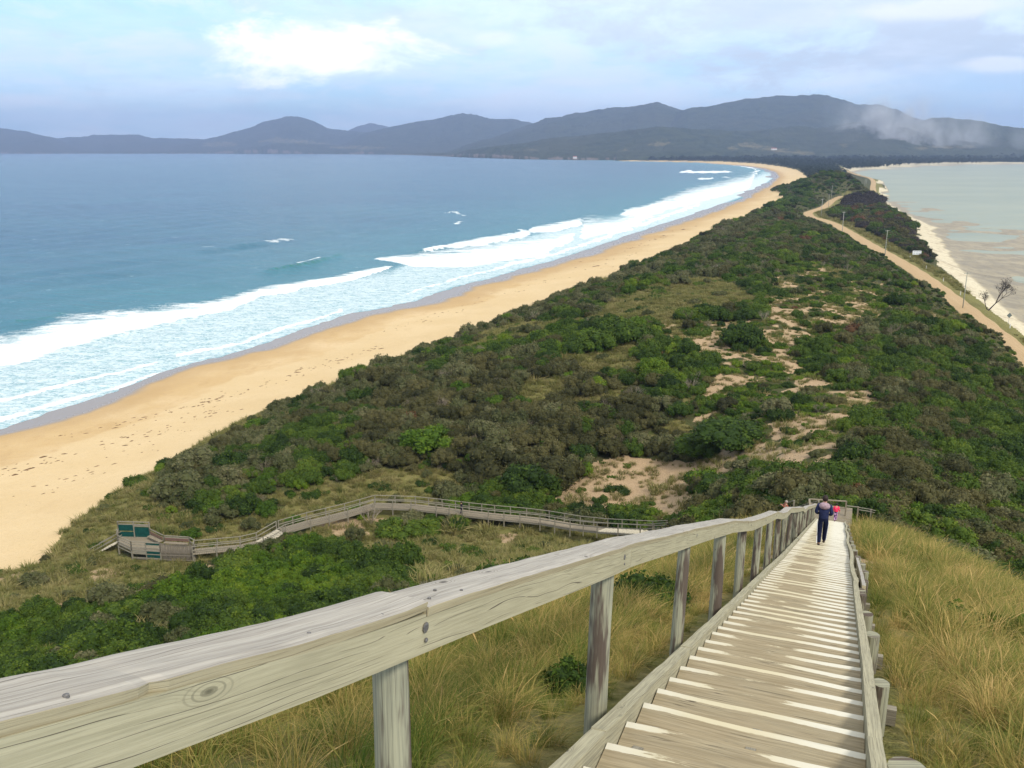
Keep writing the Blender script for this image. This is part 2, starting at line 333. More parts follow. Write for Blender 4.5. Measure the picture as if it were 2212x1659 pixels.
def plain(name, col, rough=.7, spec=.3, var=.25, scale=8., metal=0):
    m = mat_new(name); n = NT(m); f = n.noise(n.geo(), scale, 4, .6)
    c = n.mix(n.ramp(f, .3, .7), tuple(v * (1 - var) for v in col), tuple(min(1, v * (1 + var)) for v in col))
    n.out(n.bsdf(c, rough, spec, n.bump(f, .3, .01), Metallic=metal)); return m

def wood(name, light, dark, crack=(.07, .055, .04), grain=1.0, tint=None, sides=None):
    m = mat_new(name); n = NT(m); uv = n.uv(); rd = n.rnd()
    off = n.node('ShaderNodeCombineXYZ'); n.put(off.inputs[0], n.math('MULTIPLY', rd, 37.0)); n.put(off.inputs[1], n.math('MULTIPLY', rd, 91.0))
    v = n.node('ShaderNodeVectorMath', operation='ADD'); n.put(v.inputs[0], uv); n.put(v.inputs[1], off.outputs[0]); p = v.outputs[0]
    # knots bend the grain round them
    vo = n.node('ShaderNodeTexVoronoi'); mp = n.node('ShaderNodeMapping'); n.put(mp.inputs[0], p); mp.inputs['Scale'].default_value = (2.2, 6.5, 1)
    n.put(vo.inputs['Vector'], mp.outputs[0]); vo.inputs['Scale'].default_value = 1.0
    kd = vo.outputs['Distance']
    bend = n.math('MULTIPLY', n.ramp(kd, .30, .0), .02)
    v2 = n.node('ShaderNodeVectorMath', operation='ADD'); cb = n.node('ShaderNodeCombineXYZ'); n.put(cb.inputs[1], bend); n.put(v2.inputs[0], p); n.put(v2.inputs[1], cb.outputs[0]); pp = v2.outputs[0]
    broad = n.noise(p, 2.2, 4, .6, sc=(.8, 2.5, 1))
    g1 = n.noise(pp, 70. * grain, 6, .72, sc=(.016, 1, 1), dist=.2)
    g2 = n.noise(pp, 120. * grain, 3, .6, sc=(.03, 1, 1))
    cr = n.noise(p, 5., 3, .5, sc=(.09, 1, 1), loc=(3, 9, 0))
    sv = n.node('ShaderNodeSeparateXYZ'); n.put(sv.inputs[0], p); crack_m = n.math('MULTIPLY', n.ramp(n.math('SINE', n.math('ADD', n.math('MULTIPLY', sv.outputs[1], 330.0), n.math('MULTIPLY', cr, 60.0))), .965, 1.0), n.ramp(n.noise(p, 3.0, 3, .6, sc=(.4, 12, 1), loc=(1, 4, 0)), .44, .56))
    c = n.mix(n.ramp(g1, .36, .62), dark, light)
    c = n.mix(n.math('MULTIPLY', n.ramp(g2, .55, .35), .35), c, tuple(k * .7 for k in dark))
    c = n.mix(n.math('MULTIPLY', n.ramp(broad, .35, .75), .35), c, tuple(k * 1.12 for k in light))
    if tint: c = n.mix(n.math('MULTIPLY', n.ramp(n.noise(p, 2.0, 4, .65, sc=(.55, 4.0, 1), loc=(7, 2, 0)), .46, .57), tint[1]), c, tint[0])
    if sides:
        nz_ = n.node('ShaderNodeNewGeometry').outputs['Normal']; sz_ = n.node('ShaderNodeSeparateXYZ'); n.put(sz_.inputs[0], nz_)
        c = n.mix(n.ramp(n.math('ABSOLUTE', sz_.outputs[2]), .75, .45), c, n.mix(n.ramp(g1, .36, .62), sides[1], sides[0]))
    ring = n.math('MULTIPLY', n.ramp(n.math('SINE', n.math('MULTIPLY', kd, 120.0)), .2, .9), n.ramp(kd, .24, .12))
    c = n.mix(n.math('MULTIPLY', ring, .6), c, tuple(k * .55 for k in dark))
    c = n.mix(n.ramp(kd, .075, .035), c, tuple(k * .34 for k in dark))
    c = n.mix(n.math('MULTIPLY', crack_m, .85), c, crack)
    h = n.math('SUBTRACT', n.math('ADD', g1, n.math('MULTIPLY', g2, .4)), n.math('MULTIPLY', crack_m, 1.6))
    n.out(n.bsdf(c, .82, .25, n.bump(h, .5, .004))); return m

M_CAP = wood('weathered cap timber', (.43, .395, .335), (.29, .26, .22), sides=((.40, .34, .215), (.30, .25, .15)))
M_FACE = wood('pale rail timber', (.385, .345, .225), (.30, .27, .17))
M_POST = wood('round post timber', (.33, .32, .22), (.19, .185, .135), tint=((.075, .05, .04), .9))
M_KERB = wood('kerb timber', (.42, .38, .25), (.25, .225, .15))
M_OLD = wood('old grey timber', (.29, .26, .195), (.17, .15, .115))
M_DECK = wood('deck timber', (.27, .225, .155), (.17, .14, .10))
def tread_mat():
    m = mat_new('tread timber with worn white edge'); n = NT(m); uv = n.uv(); rd = n.rnd()
    off = n.node('ShaderNodeCombineXYZ'); n.put(off.inputs[0], n.math('MULTIPLY', rd, 37.0)); n.put(off.inputs[1], n.math('MULTIPLY', rd, 61.0))
    v = n.node('ShaderNodeVectorMath', operation='ADD'); n.put(v.inputs[0], uv); n.put(v.inputs[1], off.outputs[0]); p = v.outputs[0]
    sp = n.node('ShaderNodeSeparateXYZ'); n.put(sp.inputs[0], uv); U, V = sp.outputs[0], sp.outputs[1]
    g1 = n.noise(p, 40, 4, .65, sc=(.04, 1, 1), dist=.8); g2 = n.noise(p, 130, 3, .6, sc=(.03, 1, 1)); br = n.noise(p, 2.5, 4, .6, sc=(.7, 2, 1))
    c = n.mix(n.ramp(g1, .3, .68), (.215, .17, .098), (.35, .288, .18))
    c = n.mix(n.math('MULTIPLY', n.ramp(g2, .56, .36), .4), c, (.19, .155, .105))
    c = n.mix(n.math('MULTIPLY', n.ramp(br, .4, .7), .35), c, (.31, .275, .185))
    cr = n.noise(p, 24, 2, .5, sc=(.022, 1, 1), loc=(3, 9, 0), dist=.15)
    crm = n.math('MULTIPLY', n.ramp(n.math('ABSOLUTE', n.math('SUBTRACT', cr, .5)), .012, .002), n.ramp(br, .48, .62))
    c = n.mix(n.math('MULTIPLY', crm, .85), c, (.06, .045, .03))
    gap = n.ramp(n.math('ABSOLUTE', n.math('SUBTRACT', V, n.math('ADD', .235, n.math('MULTIPLY', n.math('SUBTRACT', br, .5), .01)))), .0045, .002); c = n.mix(n.math('MULTIPLY', gap, .85), c, (.05, .038, .025))
    # paint strip, worn from its inner edge where feet fall
    wn = n.noise(p, 11, 6, .75, sc=(.7, 3.5, 1)); wb = n.noise(p, 1.0, 2, .5, loc=(5, 5, 0))
    tr = n.math('ABSOLUTE', n.math('SUBTRACT', U, .52)); mid = n.ramp(tr, .62, .12)
    wear = n.math('MULTIPLY', mid, n.ramp(n.math('ADD', rd, n.math('MULTIPLY', n.math('SUBTRACT', wb, .5), 1.6)), .10, .62))
    width = n.math('SUBTRACT', .056, n.math('MULTIPLY', mid, .010))
    width = n.math('ADD', width, n.math('MULTIPLY', n.math('SUBTRACT', wn, .5), .035))
    paint = n.ramp(n.math('SUBTRACT', width, V), -.002, .003)
    wq = n.noise(p, 5, 6, .75, sc=(.5, 3.0, 1), loc=(2, 8, 0)); gone = n.ramp(n.math('ADD', n.math('MULTIPLY', wear, .50), n.math('SUBTRACT', wq, .5)), .36, .44)
    c = n.mix(n.math('MULTIPLY', paint, n.math('SUBTRACT', 1.0, gone)), c, n.mix(mid, (.58, .55, .45), (.52, .46, .31)))
    n.out(n.bsdf(c, .8, .25, n.bump(n.math('SUBTRACT', g1, n.math('MULTIPLY', crm, 2.)), .5, .004))); return m
M_TREAD = tread_mat()

def foliage(name, cols, rough=.75, trans=.25, hue=.35):
    """leaf colour: per-leaf tint (attribute 'tint') and a slow drift over the ground from plant to plant"""
    m = mat_new(name); n = NT(m)
    t = n.attr('tint'); rd = n.rnd()
    big = n.noise(n.geo(), .11, 3, .6)
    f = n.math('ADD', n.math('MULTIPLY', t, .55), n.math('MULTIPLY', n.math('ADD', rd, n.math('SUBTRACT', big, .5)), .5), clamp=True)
    cr = n.node('ShaderNodeValToRGB'); n.put(cr.inputs[0], f)
    e = cr.color_ramp.elements
    e[0].position = 0; e[0].color = (*cols[0], 1); e[1].position = 1; e[1].color = (*cols[-1], 1)
    for i, c in enumerate(cols[1:-1]):
        k = e.new((i + 1) / (len(cols) - 1)); k.color = (*c, 1)
    d = n.bsdf(cr.outputs[0], rough, .2)
    if trans:
        tr = n.node('ShaderNodeBsdfTranslucent'); n.put(tr.inputs[0], cr.outputs[0])
        mx = n.node('ShaderNodeMixShader'); mx.inputs[0].default_value = trans; n.l.new(d, mx.inputs[1]); n.l.new(tr.outputs[0], mx.inputs[2]); d = mx.outputs[0]
    n.out(d); return m
M_DGREEN = foliage('dark wattle leaves', [(.009, .021, .003), (.028, .056, .006), (.066, .108, .010), (.125, .165, .016)])
M_BGREEN = foliage('bright green leaves', [(.018, .042, .003), (.052, .102, .006), (.105, .165, .010), (.18, .22, .018)])
M_BROWN = foliage('brown scrub leaves', [(.018, .021, .007), (.050, .050, .015), (.092, .084, .028), (.15, .13, .05)])
M_OLIVE = foliage('grey olive leaves', [(.030, .040, .012), (.072, .080, .026), (.12, .12, .05), (.19, .17, .085)])
M_PURPLE = foliage('dark purple brown leaves', [(.018, .015, .014), (.040, .032, .026), (.07, .055, .042)])
M_RUST = foliage('rusty leaves', [(.06, .03, .012), (.11, .055, .022), (.17, .08, .035)])
M_TWIG = foliage('dead grey twigs', [(.12, .095, .065), (.22, .18, .13), (.34, .29, .22)], trans=0)
M_FOREST = foliage('forest crowns', [(.012, .022, .010), (.028, .042, .018), (.05, .065, .03)])
M_GRASS = foliage('long coast grass', [(.036, .075, .010), (.082, .125, .016), (.175, .18, .036), (.36, .27, .08), (.56, .38, .15)], trans=.3)
M_GRASSF = foliage('pale dune grass', [(.08, .10, .022), (.15, .155, .04), (.24, .21, .075), (.33, .27, .12)], trans=.3)

# ------------------------------------------------------------------ mesh helpers
def tag(o, label=None, cat=None, group=None, kind=None):
    if label: o['label'] = label
    if cat: o['category'] = cat
    if group: o['group'] = group
    if kind: o['kind'] = kind
    return o
def link(name, me, mat=None, parent=None):
    o = bpy.data.objects.new(name, me); COL.objects.link(o)
    if mat and me is not None and not me.materials: me.materials.append(mat)
    if parent is not None: o.parent = parent
    return o
def empty(name, loc=(0, 0, 0), rz=0):
    o = bpy.data.objects.new(name, None); COL.objects.link(o); o.location = loc; o.rotation_euler = (0, 0, rz); o.empty_display_size = .3; return o
def npmesh(name, V, F, smooth=False, attrs=None, uv=None):
    """V (n,3); F (m,k) with k 3 or 4"""
    me = bpy.data.meshes.new(name); V = np.asarray(V, np.float32); F = np.asarray(F, np.int32); k = F.shape[1]
    me.vertices.add(len(V)); me.vertices.foreach_set('co', V.ravel())
    me.loops.add(F.size); me.loops.foreach_set('vertex_index', F.ravel())
    me.polygons.add(len(F)); me.polygons.foreach_set('loop_start', np.arange(0, F.size, k, dtype=np.int32))
    me.polygons.foreach_set('use_smooth', np.full(len(F), smooth))
    me.update(calc_edges=True)
    for n_, a in (attrs or {}).items():
        a = np.asarray(a, np.float32)
        if len(a) == len(V): me.attributes.new(n_, 'FLOAT', 'POINT').data.foreach_set('value', a)
        else: me.attributes.new(n_, 'FLOAT', 'FACE').data.foreach_set('value', a)
    return me
class MB:
    """collects shapes with UVs (metres along / across) into one mesh"""
    def __init__(s): s.v = []; s.f = []; s.uv = []
    def quad(s, P, uvs=None):
        i = len(s.v); s.v += [tuple(p) for p in P]; s.f.append(tuple(range(i, i + len(P)))); s.uv += list(uvs or [(0, 0)] * len(P))
    def tube(s, pts, rad, n=10, caps=True, sq=None, roll=0., uo=None, up=None):
        """swept ring; rad scalar or list; sq=(w,h) sweeps a rectangle with its own faces"""
        pts = [Vector(p) for p in pts]; L = 0; rings = []; us = []
        if uo is None: uo = random.random() * 9
        for i, p in enumerate(pts):
            t = (pts[min(i + 1, len(pts) - 1)] - pts[max(i - 1, 0)]).normalized()
            u0 = Vector(up) if up is not None else (Vector((0, 0, 1)) if abs(t.z) < .95 else Vector((ST, CT, 0)))
            a = t.cross(u0).normalized(); b = a.cross(t).normalized()
            if i: L += (p - pts[i - 1]).length
            us.append(L + uo)
            if sq:
                w, h = (sq[i] if isinstance(sq[0], (tuple, list)) else sq); w /= 2; h /= 2
                rings.append([p + a * x + b * y for x, y in ((-w, -h), (w, -h), (w, h), (-w, h))])
            else:
                r = rad[i] if isinstance(rad, (list, tuple)) else rad
                rings.append([p + (a * math.cos(2 * math.pi * k / n + roll) + b * math.sin(2 * math.pi * k / n + roll)) * r for k in range(n)])
        m = len(rings[0])
        per = [0]
        for k in range(m): per.append(per[-1] + (rings[0][(k + 1) % m] - rings[0][k]).length)
        vo = random.random() * 5
        for i in range(len(rings) - 1):
            for k in range(m):
                j = (k + 1) % m
                s.quad([rings[i][k], rings[i][j], rings[i + 1][j], rings[i + 1][k]],
                       [(us[i], vo + per[k]), (us[i], vo + per[k + 1]), (us[i + 1], vo + per[k + 1]), (us[i + 1], vo + per[k])])
        if caps:
            for ring, fl in ((rings[0], True), (rings[-1], False)):
                P = list(reversed(ring)) if fl else ring
                c0 = sum(P, Vector()) / len(P); s.quad(P, [((q - c0).x * .3 + vo, (q - c0).y + (q - c0).z + vo) for q in P])
    def box(s, p0, p1, w, h, up=None, uo=None): s.tube([p0, p1], 0, sq=(w, h), up=up, uo=uo)
    def build(s, name, mat, parent=None, smooth=False, weld=False):
        me = bpy.data.meshes.new(name)
        if weld:
            key = {}; vv = []; ff = []
            for f in s.f:
                g = []
                for i in f:
                    k = tuple(round(c, 5) for c in s.v[i])
                    if k not in key: key[k] = len(vv); vv.append(s.v[i])
                    g.append(key[k])
                ff.append(g)
            me.from_pydata(vv, [], ff)
        else: me.from_pydata(s.v, [], s.f)
        ul = me.uv_layers.new(name='UVMap'); ul.data.foreach_set('uv', np.array(s.uv, np.float32).ravel())
        if smooth: me.polygons.foreach_set('use_smooth', [True] * len(me.polygons))
        me.update(); return link(name, me, mat, parent)

# ------------------------------------------------------------------ haze: even pale air over the whole view (built last, see end)
# ------------------------------------------------------------------ land, split by what it is
BEACHPOLY = VEG + [(1370, 341), (-4000, 341), (-4000, 1900), (-420, 1500)]
def masks(x, y, z):
    xd, yd = todisp(x, y, z)
    rd, side, _, al = polydist(x, y, ROADP)
    s = x * ST + y * CT; c = x * CT - y * ST
    near = (s < 59) & (c > -9) & (c < 9)
    beach = inpoly(xd, yd, BEACHPOLY) & (side < 0) & (z < 5) & ~near
    bay = (side > 0) & (z < 2.25) & (rd > 6)
    return xd, yd, rd, side, beach, bay, near
def veg_zone(x, y, z, m=None):
    """sand share 0..1, grass share 0..1, road distance"""
    xd, yd, rd, side, beach, bay, near = m if m is not None else masks(x, y, z)
    n1 = fbm(x / 5., y / 5., 4, 51, .6); n2 = fbm(x / 14., y / 14., 3, 57)
    sand = np.zeros(np.shape(x)); grass = np.zeros(np.shape(x))
    h = inpoly(xd + n2 * 25, yd + n1 * 12, Z_HOLLOW); sand = np.where(h, .85, sand)
    p = inpoly(xd, yd, Z_PATCH); sand = np.where(p, np.clip(sstep(-.04, .18, n1 + .35 * n2) * .95, 0, 1), sand)
    t_ = inpoly(xd + n2 * 20, yd + n1 * 10, [(1490, 1020), (1560, 955), (1640, 925), (1740, 875), (1850, 900), (1840, 1000), (1780, 1065), (1700, 1050), (1680, 1010), (1600, 1000), (1540, 1070)]); sand = np.where(t_, np.maximum(sand, sstep(-.18, .12, n1) * .95), sand)
    b = inpoly(xd, yd, Z_BUMP); sand = np.where(b, sstep(-.05, .2, n1), sand)
    for Z in (Z_FORE, Z_LOW, Z_MIDGRASS, Z_CREST, Z_CLEAR):
        g = inpoly(xd + n1 * 14, yd + n2 * 8, Z); grass = np.where(g, 1.0, grass)
    sand = np.where(inpoly(xd, yd, Z_LOW) | inpoly(xd, yd, Z_MIDGRASS), sstep(.26, .42, n1) * .9, sand)
    edge = inpoly(xd, yd, [(240, 1070), (340, 1010), (450, 943), (560, 888), (690, 843), (780, 798), (830, 790), (760, 830), (640, 880), (560, 925), (470, 960), (380, 1010)])
    grass = np.where(edge & (n2 < .25), 1.0, grass)
    n3_ = fbm(x / 17., y / 17., 4, 121, .6); op = (n3_ > .13) & ~inpoly(xd, yd, Z_PATCH) & (yd > 520) & (xd < 1500) & ~inpoly(xd, yd, LOWBUSH) & (side < 0); grass = np.where(op, 1.0, grass)
    op2 = inpoly(xd, yd, LOWBUSH) & (n3_ > .22); grass = np.where(op2, 1.0, grass)
    verge = (rd < 13) & (side > 0) & (z > 1.2); grass = np.where(verge, 1.0, grass)
    grass = np.where(near, 1.0, grass); sand = np.where(near, sstep(.16, .4, n1) * .8, sand)
    return sand, grass
def build_land():
    az = np.radians(np.concatenate([np.linspace(-80, -40, 40)[:-1], np.linspace(-40, 42, 840), np.linspace(42, 85, 40)[1:]]))
    rs = [0.9]
    while rs[-1] < 4800:
        r = rs[-1]; rs.append(r + max(.045, min(.03 * r, max(.30, 1.35 * r * r / 44500.)) if r > 9 else .03 * r))
    rs = np.array(rs); nr, na = len(rs), len(az)
    X = rs[:, None] * np.sin(az)[None]; Y = rs[:, None] * np.cos(az)[None]
    Z = land(X, Y)
    m = masks(X, Y, Z); xd, yd, rd, side, beach, bay, near = m
    sand, grass = veg_zone(X, Y, Z, m)
    # shape of the beach: wet band close to the water
    wl = np.array([atz(a, b, 0)[:2] for a, b in WATER]); wl3 = [(a[0], a[1], 0) for a in wl]
    sub = beach & (Y < 4500)
    dw = np.full(X.shape, 99.); dw[sub] = polydist(X[sub], Y[sub], wl3)[0]
    wob = 4.5 * fbm(X / 24., Y / 24., 3, 61) + 1.5 * fbm(X / 7, Y / 7, 2, 63)
    ww = interp(np.hypot(X, Y), [(150, 5.0), (250, 8), (400, 13), (700, 16), (1500, 12)])
    wet = np.where(sub, 1 - sstep(ww * .8, ww * 1.15, dw + wob), 0)
    damp = np.where(sub, 1 - sstep(ww * 1.2, ww * 2.6, dw + wob * 1.5), 0)
    cls = np.zeros(X.shape, np.int8); cls[beach] = 1; cls[bay] = 2
    idx = np.arange(nr * na).reshape(nr, na)
    F = np.stack([idx[:-1, :-1], idx[:-1, 1:], idx[1:, 1:], idx[1:, :-1]], -1).reshape(-1, 4)[:, ::-1]
    fc = cls[:-1, :-1].ravel(); zf_ = Z[:-1, :-1].ravel()
    V = np.stack([X, Y, Z], -1).reshape(-1, 3)
    A = dict(sand=sand.ravel(), grass=grass.ravel(), wet=wet.ravel(), damp=damp.ravel(), dist=dw.ravel())
    keep = ~((zf_ < -1.6))
    for k, name, mt in ((0, 'dune_ground', M_GROUND), (1, 'beach', M_BEACH), (2, 'tidal_flat', M_FLAT)):
        f = F[(fc == k) & keep]; used = np.unique(f); rm = np.full(nr * na, -1); rm[used] = np.arange(len(used))
        me = npmesh(name, V[used], rm[f], True, {a: b[used] for a, b in A.items()})
        tag(link(name, me, mt), kind='structure')

def m_ground():
    m = mat_new('dune litter and sand'); n = NT(m); P = n.geo()
    sa, gr = n.attr('sand'), n.attr('grass')
    a = n.noise(P, .9, 5, .65); b = n.noise(P, 6, 5, .65); d = n.noise(P, .12, 3, .6); f = n.noise(P, 30, 3, .6)
    lit = n.mix(n.ramp(b, .3, .7), (.04, .036, .016), (.10, .085, .04)); lit = n.mix(n.ramp(a, .35, .7), lit, (.07, .085, .025))
    grs = n.mix(n.ramp(b, .3, .7), (.12, .115, .035), (.27, .225, .09)); grs = n.mix(n.ramp(a, .4, .65), grs, (.16, .155, .045))
    snd = n.mix(n.ramp(b, .3, .75), (.36, .25, .145), (.52, .375, .23)); snd = n.mix(n.ramp(f, .55, .75), snd, (.22, .15, .09))
    c = n.mix(gr, lit, grs); sm = n.ramp(n.math('ADD', sa, n.math('MULTIPLY', n.math('SUBTRACT', b, .5), .9)), .35, .65)
    c = n.mix(sm, c, snd)
    n.out(n.bsdf(c, .95, .1, n.bump(n.math('ADD', n.math('MULTIPLY', a, 2.), b), .8, .25))); return m
def m_beach():
    m = mat_new('orange beach sand'); n = NT(m); P = n.geo()
    wet, damp = n.attr('wet'), n.attr('damp')
    a = n.noise(P, .05, 4, .6); b = n.noise(P, .8, 5, .65); d = n.noise(P, 7, 3, .6)
    c = n.mix(n.ramp(a, .35, .7), (.51, .355, .175), (.60, .45, .26)); c = n.mix(n.math('MULTIPLY', n.ramp(b, .35, .75), .5), c, (.46, .31, .15))
    st = n.noise(P, .16, 6, .7, sc=(1, .45, 1), rot=(0, 0, R(20))); c = n.mix(n.math('MULTIPLY', n.ramp(st, .52, .66), .35), c, (.40, .26, .12))
    c = n.mix(n.math('MULTIPLY', n.ramp(d, .62, .75), .25), c, (.35, .22, .11))
    berm = n.ramp(n.math('ADD', n.attr('dist'), n.math('MULTIPLY', n.math('SUBTRACT', n.noise(P, .06, 4, .6), .5), 26.0)), 21., 23.5); c = n.mix(n.math('MULTIPLY', berm, .55), c, (.60, .46, .265))
    fp = n.noise(P, 3.2, 3, .7); c = n.mix(n.math('MULTIPLY', n.math('MULTIPLY', berm, n.ramp(fp, .56, .66)), .3), c, (.40, .28, .14))
    c = n.mix(n.math('MULTIPLY', damp, .75), c, (.42, .28, .135)); c = n.mix(wet, c, (.235, .185, .145))
    rg = n.mix(wet, (.95, .95, .95), (.14, .14, .14)); bm = n.math('MULTIPLY', n.math('ADD', b, n.math('MULTIPLY', d, .35)), n.math('SUBTRACT', 1.0, wet))
    n.out(n.bsdf(c, n.math('SUBTRACT', .95, n.math('MULTIPLY', wet, .68)), n.math('ADD', .12, n.math('MULTIPLY', wet, .28)), n.bump(bm, .6, .22))); return m
def m_flat():
    m = mat_new('bay sand and mud'); n = NT(m); P = n.geo(); sp = n.node('ShaderNodeSeparateXYZ'); n.put(sp.inputs[0], P); z = sp.outputs[2]
    a = n.noise(P, .06, 5, .6); b = n.noise(P, .7, 4, .6); e = n.noise(P, .25, 5, .7, sc=(1, .35, 1), rot=(0, 0, R(-33)))
    up = n.ramp(z, .50, .85)
    c = n.mix(n.ramp(a, .35, .65), (.25, .195, .105), (.34, .27, .15)); c = n.mix(n.math('MULTIPLY', n.ramp(b, .4, .7), .4), c, (.20, .16, .09)); c = n.mix(n.math('MULTIPLY', n.ramp(e, .46, .58), .6), c, (.17, .135, .075))
    d = n.mix(n.ramp(b, .3, .7), (.48, .41, .27), (.60, .53, .38)); d = n.mix(n.math('MULTIPLY', n.ramp(e, .54, .60), .55), d, (.33, .25, .16))
    n.out(n.bsdf(n.mix(up, c, d), n.math('ADD', .45, n.math('MULTIPLY', up, .45)), .3, n.bump(b, .4, .1))); return m
M_GROUND, M_BEACH, M_FLAT = m_ground(), m_beach(), m_flat()
build_land()

def build_road():
    m = mat_new('orange gravel road'); n = NT(m); P = n.geo(); uv = n.uv()
    sp = n.node('ShaderNodeSeparateXYZ'); n.put(sp.inputs[0], uv); U = sp.outputs[0]
    a = n.noise(P, .15, 4, .6); b = n.noise(P, 2.5, 4, .6); st = n.noise(uv, 1.4, 4, .6, sc=(3.2, .03, 1))
    c = n.mix(n.ramp(b, .3, .7), (.34, .23, .12), (.44, .31, .17)); c = n.mix(n.math('MULTIPLY', n.ramp(st, .4, .62), .55), c, (.47, .345, .205))
    ed = n.ramp(n.math('ADD', n.math('ABSOLUTE', U), n.math('MULTIPLY', n.math('SUBTRACT', b, .5), 1.2)), 2.7, 3.5); c = n.mix(n.math('MULTIPLY', ed, .75), c, (.33, .265, .12))
    n.out(n.bsdf(c, .95, .1, n.bump(b, .5, .05)))
    P_ = [np.array(p) for p in ROADP]
    pts = []
    for i in range(len(P_) - 1):
        p0 = P_[max(i - 1, 0)]; p1 = P_[i]; p2 = P_[i + 1]; p3 = P_[min(i + 2, len(P_) - 1)]
        k = max(2, int(np.linalg.norm(p2 - p1) / 4))
        for t in np.arange(k) / k:
            pts.append(.5 * (2 * p1 + (p2 - p0) * t + (2 * p0 - 5 * p1 + 4 * p2 - p3) * t * t + (3 * p1 - p0 - 3 * p2 + p3) * t ** 3))
    pts = np.array(pts); t = np.gradient(pts, axis=0); t[:, 2] = 0; t /= np.linalg.norm(t, axis=1)[:, None]
    nn = np.stack([-t[:, 1], t[:, 0]], -1); L = np.concatenate([[0], np.cumsum(np.linalg.norm(np.diff(pts, axis=0), axis=1))])
    offs = np.array([-3.4, -2.9, -1.8, 0, 1.8, 2.9, 3.4]); hz = np.array([-.10, .05, .08, .13, .08, .05, -.10])
    V = []; UVs = []
    for i in range(len(pts)):
        for o, h in zip(offs, hz):
            wob = .35 * math.sin(L[i] * .31 + o) if abs(o) > 3 else 0
            V.append((pts[i, 0] + nn[i, 0] * (o + wob), pts[i, 1] + nn[i, 1] * (o + wob), pts[i, 2] + h)); UVs.append((o, L[i]))
    F = []; k = len(offs)
    for i in range(len(pts) - 1):
        for j in range(k - 1): F.append((i * k + j, i * k + j + 1, (i + 1) * k + j + 1, (i + 1) * k + j))
    me = bpy.data.meshes.new('road'); me.from_pydata(V, [], F); ul = me.uv_layers.new(name='UVMap')
    ul.data.foreach_set('uv', np.array([UVs[v] for f in F for v in f], np.float32).ravel()); me.update()
    tag(link('road', me, m), kind='structure')
build_road()

# ------------------------------------------------------------------ sea with its surf; bay water
BANDS = [  # foam: list of (x, far edge y, shoreward edge y) in the view, strength, softness of the far edge
    ([(-400, 800, 860), (0, 726, 793), (60, 716, 779), (130, 690, 757), (200, 678, 739), (300, 667, 714), (400, 656, 692), (500, 640, 668), (560, 622, 642), (650, 611, 626), (760, 590, 607), (830, 574, 584), (850, 572, 576)], 1.0, .28),
    ([(805, 557, 560), (850, 552, 566), (900, 548, 577), (1000, 532, 577), (1100, 522, 566), (1170, 513, 552), (1235, 500, 520), (1250, 500, 503)], .95, .25),
    ([(905, 540, 546), (960, 526, 537), (1040, 513, 530), (1100, 506, 520), (1135, 497, 512), (1150, 500, 506)], 1.0, .15),
    ([(1140, 492, 503), (1200, 482, 500), (1262, 469, 484)], 1.0, .2),
    ([(1340, 455, 467), (1400, 441, 460), (1445, 429, 437)], 1.0, .2),
    ([(1250, 470, 520), (1340, 470, 500), (1440, 425, 455), (1500, 404, 440), (1560, 391, 425), (1620, 376, 408), (1650, 364, 392), (1640, 358, 362)], .85, .3),
    ([(1430, 346, 348), (1500, 347.5, 350), (1580, 350, 356), (1640, 358, 366)], .9, .3),
    ([(1462, 371, 373.5), (1490, 367, 373), (1500, 370, 374), (1570, 369, 373), (1585, 371, 372.5)], .9, .2),
    ([(1505, 385, 387.5), (1540, 383, 387), (1550, 385, 386)], .8, .2),
    ([(980, 482, 485), (992, 477, 486), (1003, 481, 484)], .9, .2),
    ([(1115, 499, 506), (1128, 494, 507), (1140, 500, 505)], 1., .2),
    ([(640, 568, 571), (680, 562, 568), (700, 561, 565)], .8, .3),
    ([(560, 524, 526), (600, 518, 522), (640, 515, 518)], .55, .3),
    ([(425, 531, 533), (470, 533, 536)], .6, .3),
    ([(948, 458, 460), (975, 455, 459), (960, 462, 464), (1010, 466, 468)], .6, .3),
    ([(1555, 382, 385), (1580, 380, 384)], .6, .3),
    ([(-400, 905, 915), (20, 855, 864), (130, 828, 836), (260, 799, 806), (345, 777, 782)], .95, .5),
    ([(-400, 985, 1000), (0, 897, 914), (130, 858, 874), (250, 832, 842), (330, 806, 812), (460, 776, 782), (482, 764, 768)], .8, .6),
    ([(370, 766, 772), (430, 752, 760), (490, 744, 752), (520, 738, 745), (600, 705, 715), (700, 680, 688), (745, 662, 668)], .95, .5),
    ([(860, 637, 641), (960, 608, 612), (1060, 580, 586), (1200, 545, 552), (1320, 505, 512), (1420, 468, 476), (1520, 435, 442)], .9, .5)]
CRESTS = [  # steep green faces before they break: (x, y), height m, width m
    ([(540, 596), (600, 585), (680, 571), (750, 548)], .95, 7), ([(420, 545), (480, 539), (560, 527), (660, 516)], .7, 7), ([(900, 548), (945, 537), (985, 532)], .9, 6),
    ([(0, 700), (90, 688), (150, 672)], .5, 9), ([(930, 487), (1000, 480), (1060, 473)], .5, 8), ([(940, 466), (1010, 456)], .4, 8), ([(0, 560), (150, 545), (330, 530), (470, 512)], .38, 14), ([(300, 592), (420, 578), (520, 560)], .3, 12),
    ([(650, 500), (800, 480), (950, 462)], .3, 14), ([(0, 792), (200, 737), (400, 691), (560, 641), (650, 625), (845, 578)], .5, 6), ([(900, 577), (1100, 566), (1235, 518)], .4, 6), ([(960, 537), (1040, 530), (1135, 512)], .6, 5), ([(1140, 503), (1262, 484)], .6, 5), ([(1340, 467), (1440, 437)], .6, 5)]
